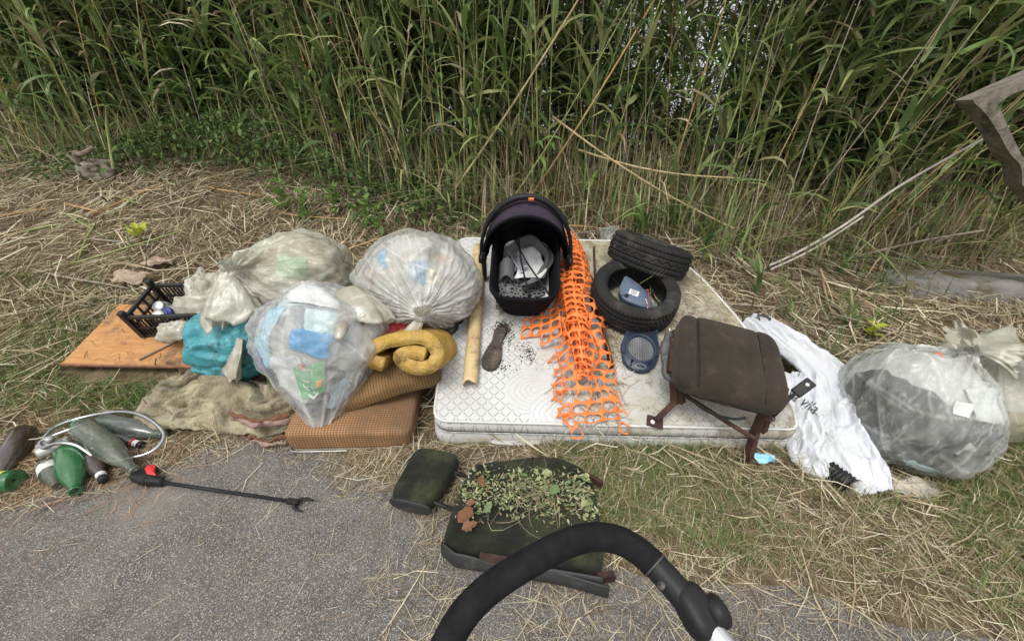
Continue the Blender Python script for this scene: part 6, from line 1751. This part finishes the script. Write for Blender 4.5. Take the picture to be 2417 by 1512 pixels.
tag(o, 'weathered concrete post with a slanted bracket top by the reeds', 'post')
kb = [(-.75, -.16), (.9, -.20), (1.0, .2), (-.6, .22), (-.8, .1)]
def kerbf(P):
    return P + np.c_[.02 * fbm(P * 4, 3), .03 * fbm(P * 4, 4), .03 * fbm(P * 5, 5)]
o = superell('kerb_stone', 1.15, .20, .14, .3, .25, m_mossc, None, 110, 40, kerbf, loc=(4.45, 3.20, .26), rot=(R(-4), 0, R(-6)))
tag(o, 'mossy grey stone kerb block lying at the foot of the reeds', 'stone')
m_pole = mat('bleached_cane', (.60, .56, .50), (.46, .41, .35), 12, .6, spec=.3, stretch=(1, 1, 1))
tag(tube('bleached_pole', spline([(3.5, 3.13, 1.56), (3.40, 3.16, 1.48), (3.10, 3.32, 1.14), (2.85, 3.46, .76), (2.50, 3.52, .46), (2.25, 3.55, .33)], 8), np.linspace(.008, .012, 41), m_pole, None, 10), 'long bleached grey cane leaning from the bank to the concrete post', 'cane')
tag(tube('fallen_cane', spline([(2.35, 3.45, .38), (2.7, 3.5, .55), (3.05, 3.5, .85)], 8), .009, m_pole, None, 8), 'thin grey cane lying under the bleached leaning cane', 'cane')
tag(tube('fallen_cane', spline([(3.1, 3.55, .45), (3.6, 3.5, .62), (4.1, 3.45, .74)], 8), .010, m_cane[2], None, 8), 'grey cane lying low across the weeds above the stone kerb', 'cane')
# clear plastic behind the upper tyre, twigs, yellow plant, stump
CLEAR = scrap('clear_plastic', 'crumpled clear plastic caught in the twigs behind the tyre', 'plastic film', (.80, 3.28, .74), .16, .14, m_filmG, 8, (R(60), 0, 0), .08)
m_ylf = mat('yellow_green_leaf', (.38, .44, .05), (.48, .50, .07), 9, .5, transl=.3)
m_glf = mat('fresh_green_leaf', (.13, .24, .05), (.18, .30, .07), 9, .5, transl=.3)
def weed(name, label, loc, m_, n, L_, up, sd):
    t = thing(name, label, 'plant', loc=loc)
    tube('stem', [(0, 0, -.02), (0, 0, up * .5), (.005, 0, up)], .004, m_glf, t, 6)
    for i in range(n):
        V, F = leaf_shape('leaf', L_ * rng.uniform(.75, 1.1), L_ * .27, None, sd + i)
        o = mesh('leaf', V, F, m_, t); o.location = (0, 0, up * (i + 1) / n); o.rotation_euler = (rng.normal(0, .2), rng.uniform(-.7, -.2), i * 2.4 + sd)
    return t
weed('young_plant', 'bright yellow-green seedling with pointed leaves on the straw bank', (-3.35, 3.55, float(zt(-3.35, 3.55)) + .06), m_ylf, 6, .13, .06, 3)
weed('young_plant', 'yellowing leafy seedling in the straw above the big clear sack', (2.62, 2.55, float(zt(2.62, 2.55)) + .03), m_ylf, 6, .09, .08, 9)
for i, (x, y, s) in enumerate(((-2.0, 3.9, .13), (-1.75, 4.05, .12), (-2.3, 4.1, .14), (-1.5, 3.95, .10), (-1.2, 3.6, .10), (-1.35, 3.75, .12), (-2.1, 3.25, .12))):
    q = weed('leafy_weed', 'green leafy weed growing out of the straw before the reeds', (x, y, float(zt(x, y))), m_glf, 12, s, .28 if i < 6 else .08, 20 + i); q['group'] = 'leafy weeds before the reeds'
# grass clumps with broad blades near the mattress
for i, (x, y, s, lab_) in enumerate(((1.95, 2.95, .42, 'broad-bladed reed shoot behind the white carrier sack'), (1.62, 3.25, .5, 'tall reed shoot growing behind the mattress corner'), (2.55, 2.7, .34, 'short reed shoot in the straw above the big clear sack'),
                                  (1.15, 3.5, .55, 'leafy reed shoot behind the tyres'), (2.9, 2.3, .26, 'small reed shoot behind the cream sack'), (3.0, 3.45, .40, 'bluish grass tuft at the end of the stone kerb'), (-.35, 3.55, .35, 'reed shoot on the straw behind the carrycot'))):
    t = thing('reed_shoot', lab_, 'plant', loc=(x, y, float(zt(x, y))))
    for k in range(11):
        me = LEAFM[rng.integers(0, 24)]; l_ = link_copy(me, 'leaf', t, (0, 0, s * .5 * k / 11), (rng.normal(0, .2), -rng.uniform(.1, .8), rng.uniform(0, 6.28))); l_.scale = (s * 1.5, s * 1.5, s * 1.5)
m_wood = mat('bleached_wood', (.27, .23, .19), (.16, .13, .10), 14, .9, .7, 60, spec=.1, stretch=(1, 1, .3))
sp0 = np.array([-4.72, 4.85, float(zt(-4.72, 4.85))])
stump = thing('root_stump', 'bleached broken root stump at the foot of the reeds', 'stump', loc=tuple(sp0))
superell('root_ball', .17, .12, .11, .9, .9, m_wood, stump, 60, 40, lambda P: P * (1 + .35 * ridge(P * 9, 3)[:, None]), loc=(0, 0, .08))
tube('broken_root', spline([(-.12, -.05, .12), (-.10, -.08, .26), (.0, -.1, .27), (.16, -.1, .34)], 6), np.linspace(.04, .022, 19), m_wood, stump, 9)
tube('broken_root', spline([(-.12, -.03, .12), (-.24, -.05, .27)], 6), np.linspace(.035, .012, 7), m_wood, stump, 9)
tag(tube('broken_cane', [(-4.5, 4.8, 1.1), (-4.32, 4.75, 1.55), (-4.22, 4.72, 1.72)], [.016, .014, .010], m_cane[1], None, 8), 'broken green-yellow cane standing beside the bleached stump', 'cane')
# scraps of bark-like cardboard in the cut reed
for i, (x, y, sx) in enumerate(((-3.05, 3.0, .28), (-2.95, 3.2, .22), (-1.9, 3.2, .14), (-.75, 3.35, .22), (-2.45, 2.95, .16))):
    o = scrap('cardboard_scrap', 'torn sun-bleached cardboard piece trodden into the cut straw', 'cardboard', (x, y, float(zt(x, y)) + .055), sx, sx * .45, mat('faded_cardboard', (.40, .31, .23), (.25, .19, .14), 14, .9) if i == 0 else bpy.data.materials['faded_cardboard'], 11 + i, (R(20), 0, rng.uniform(-.4, .4)), .04)
    o['group'] = 'cardboard pieces in the straw'
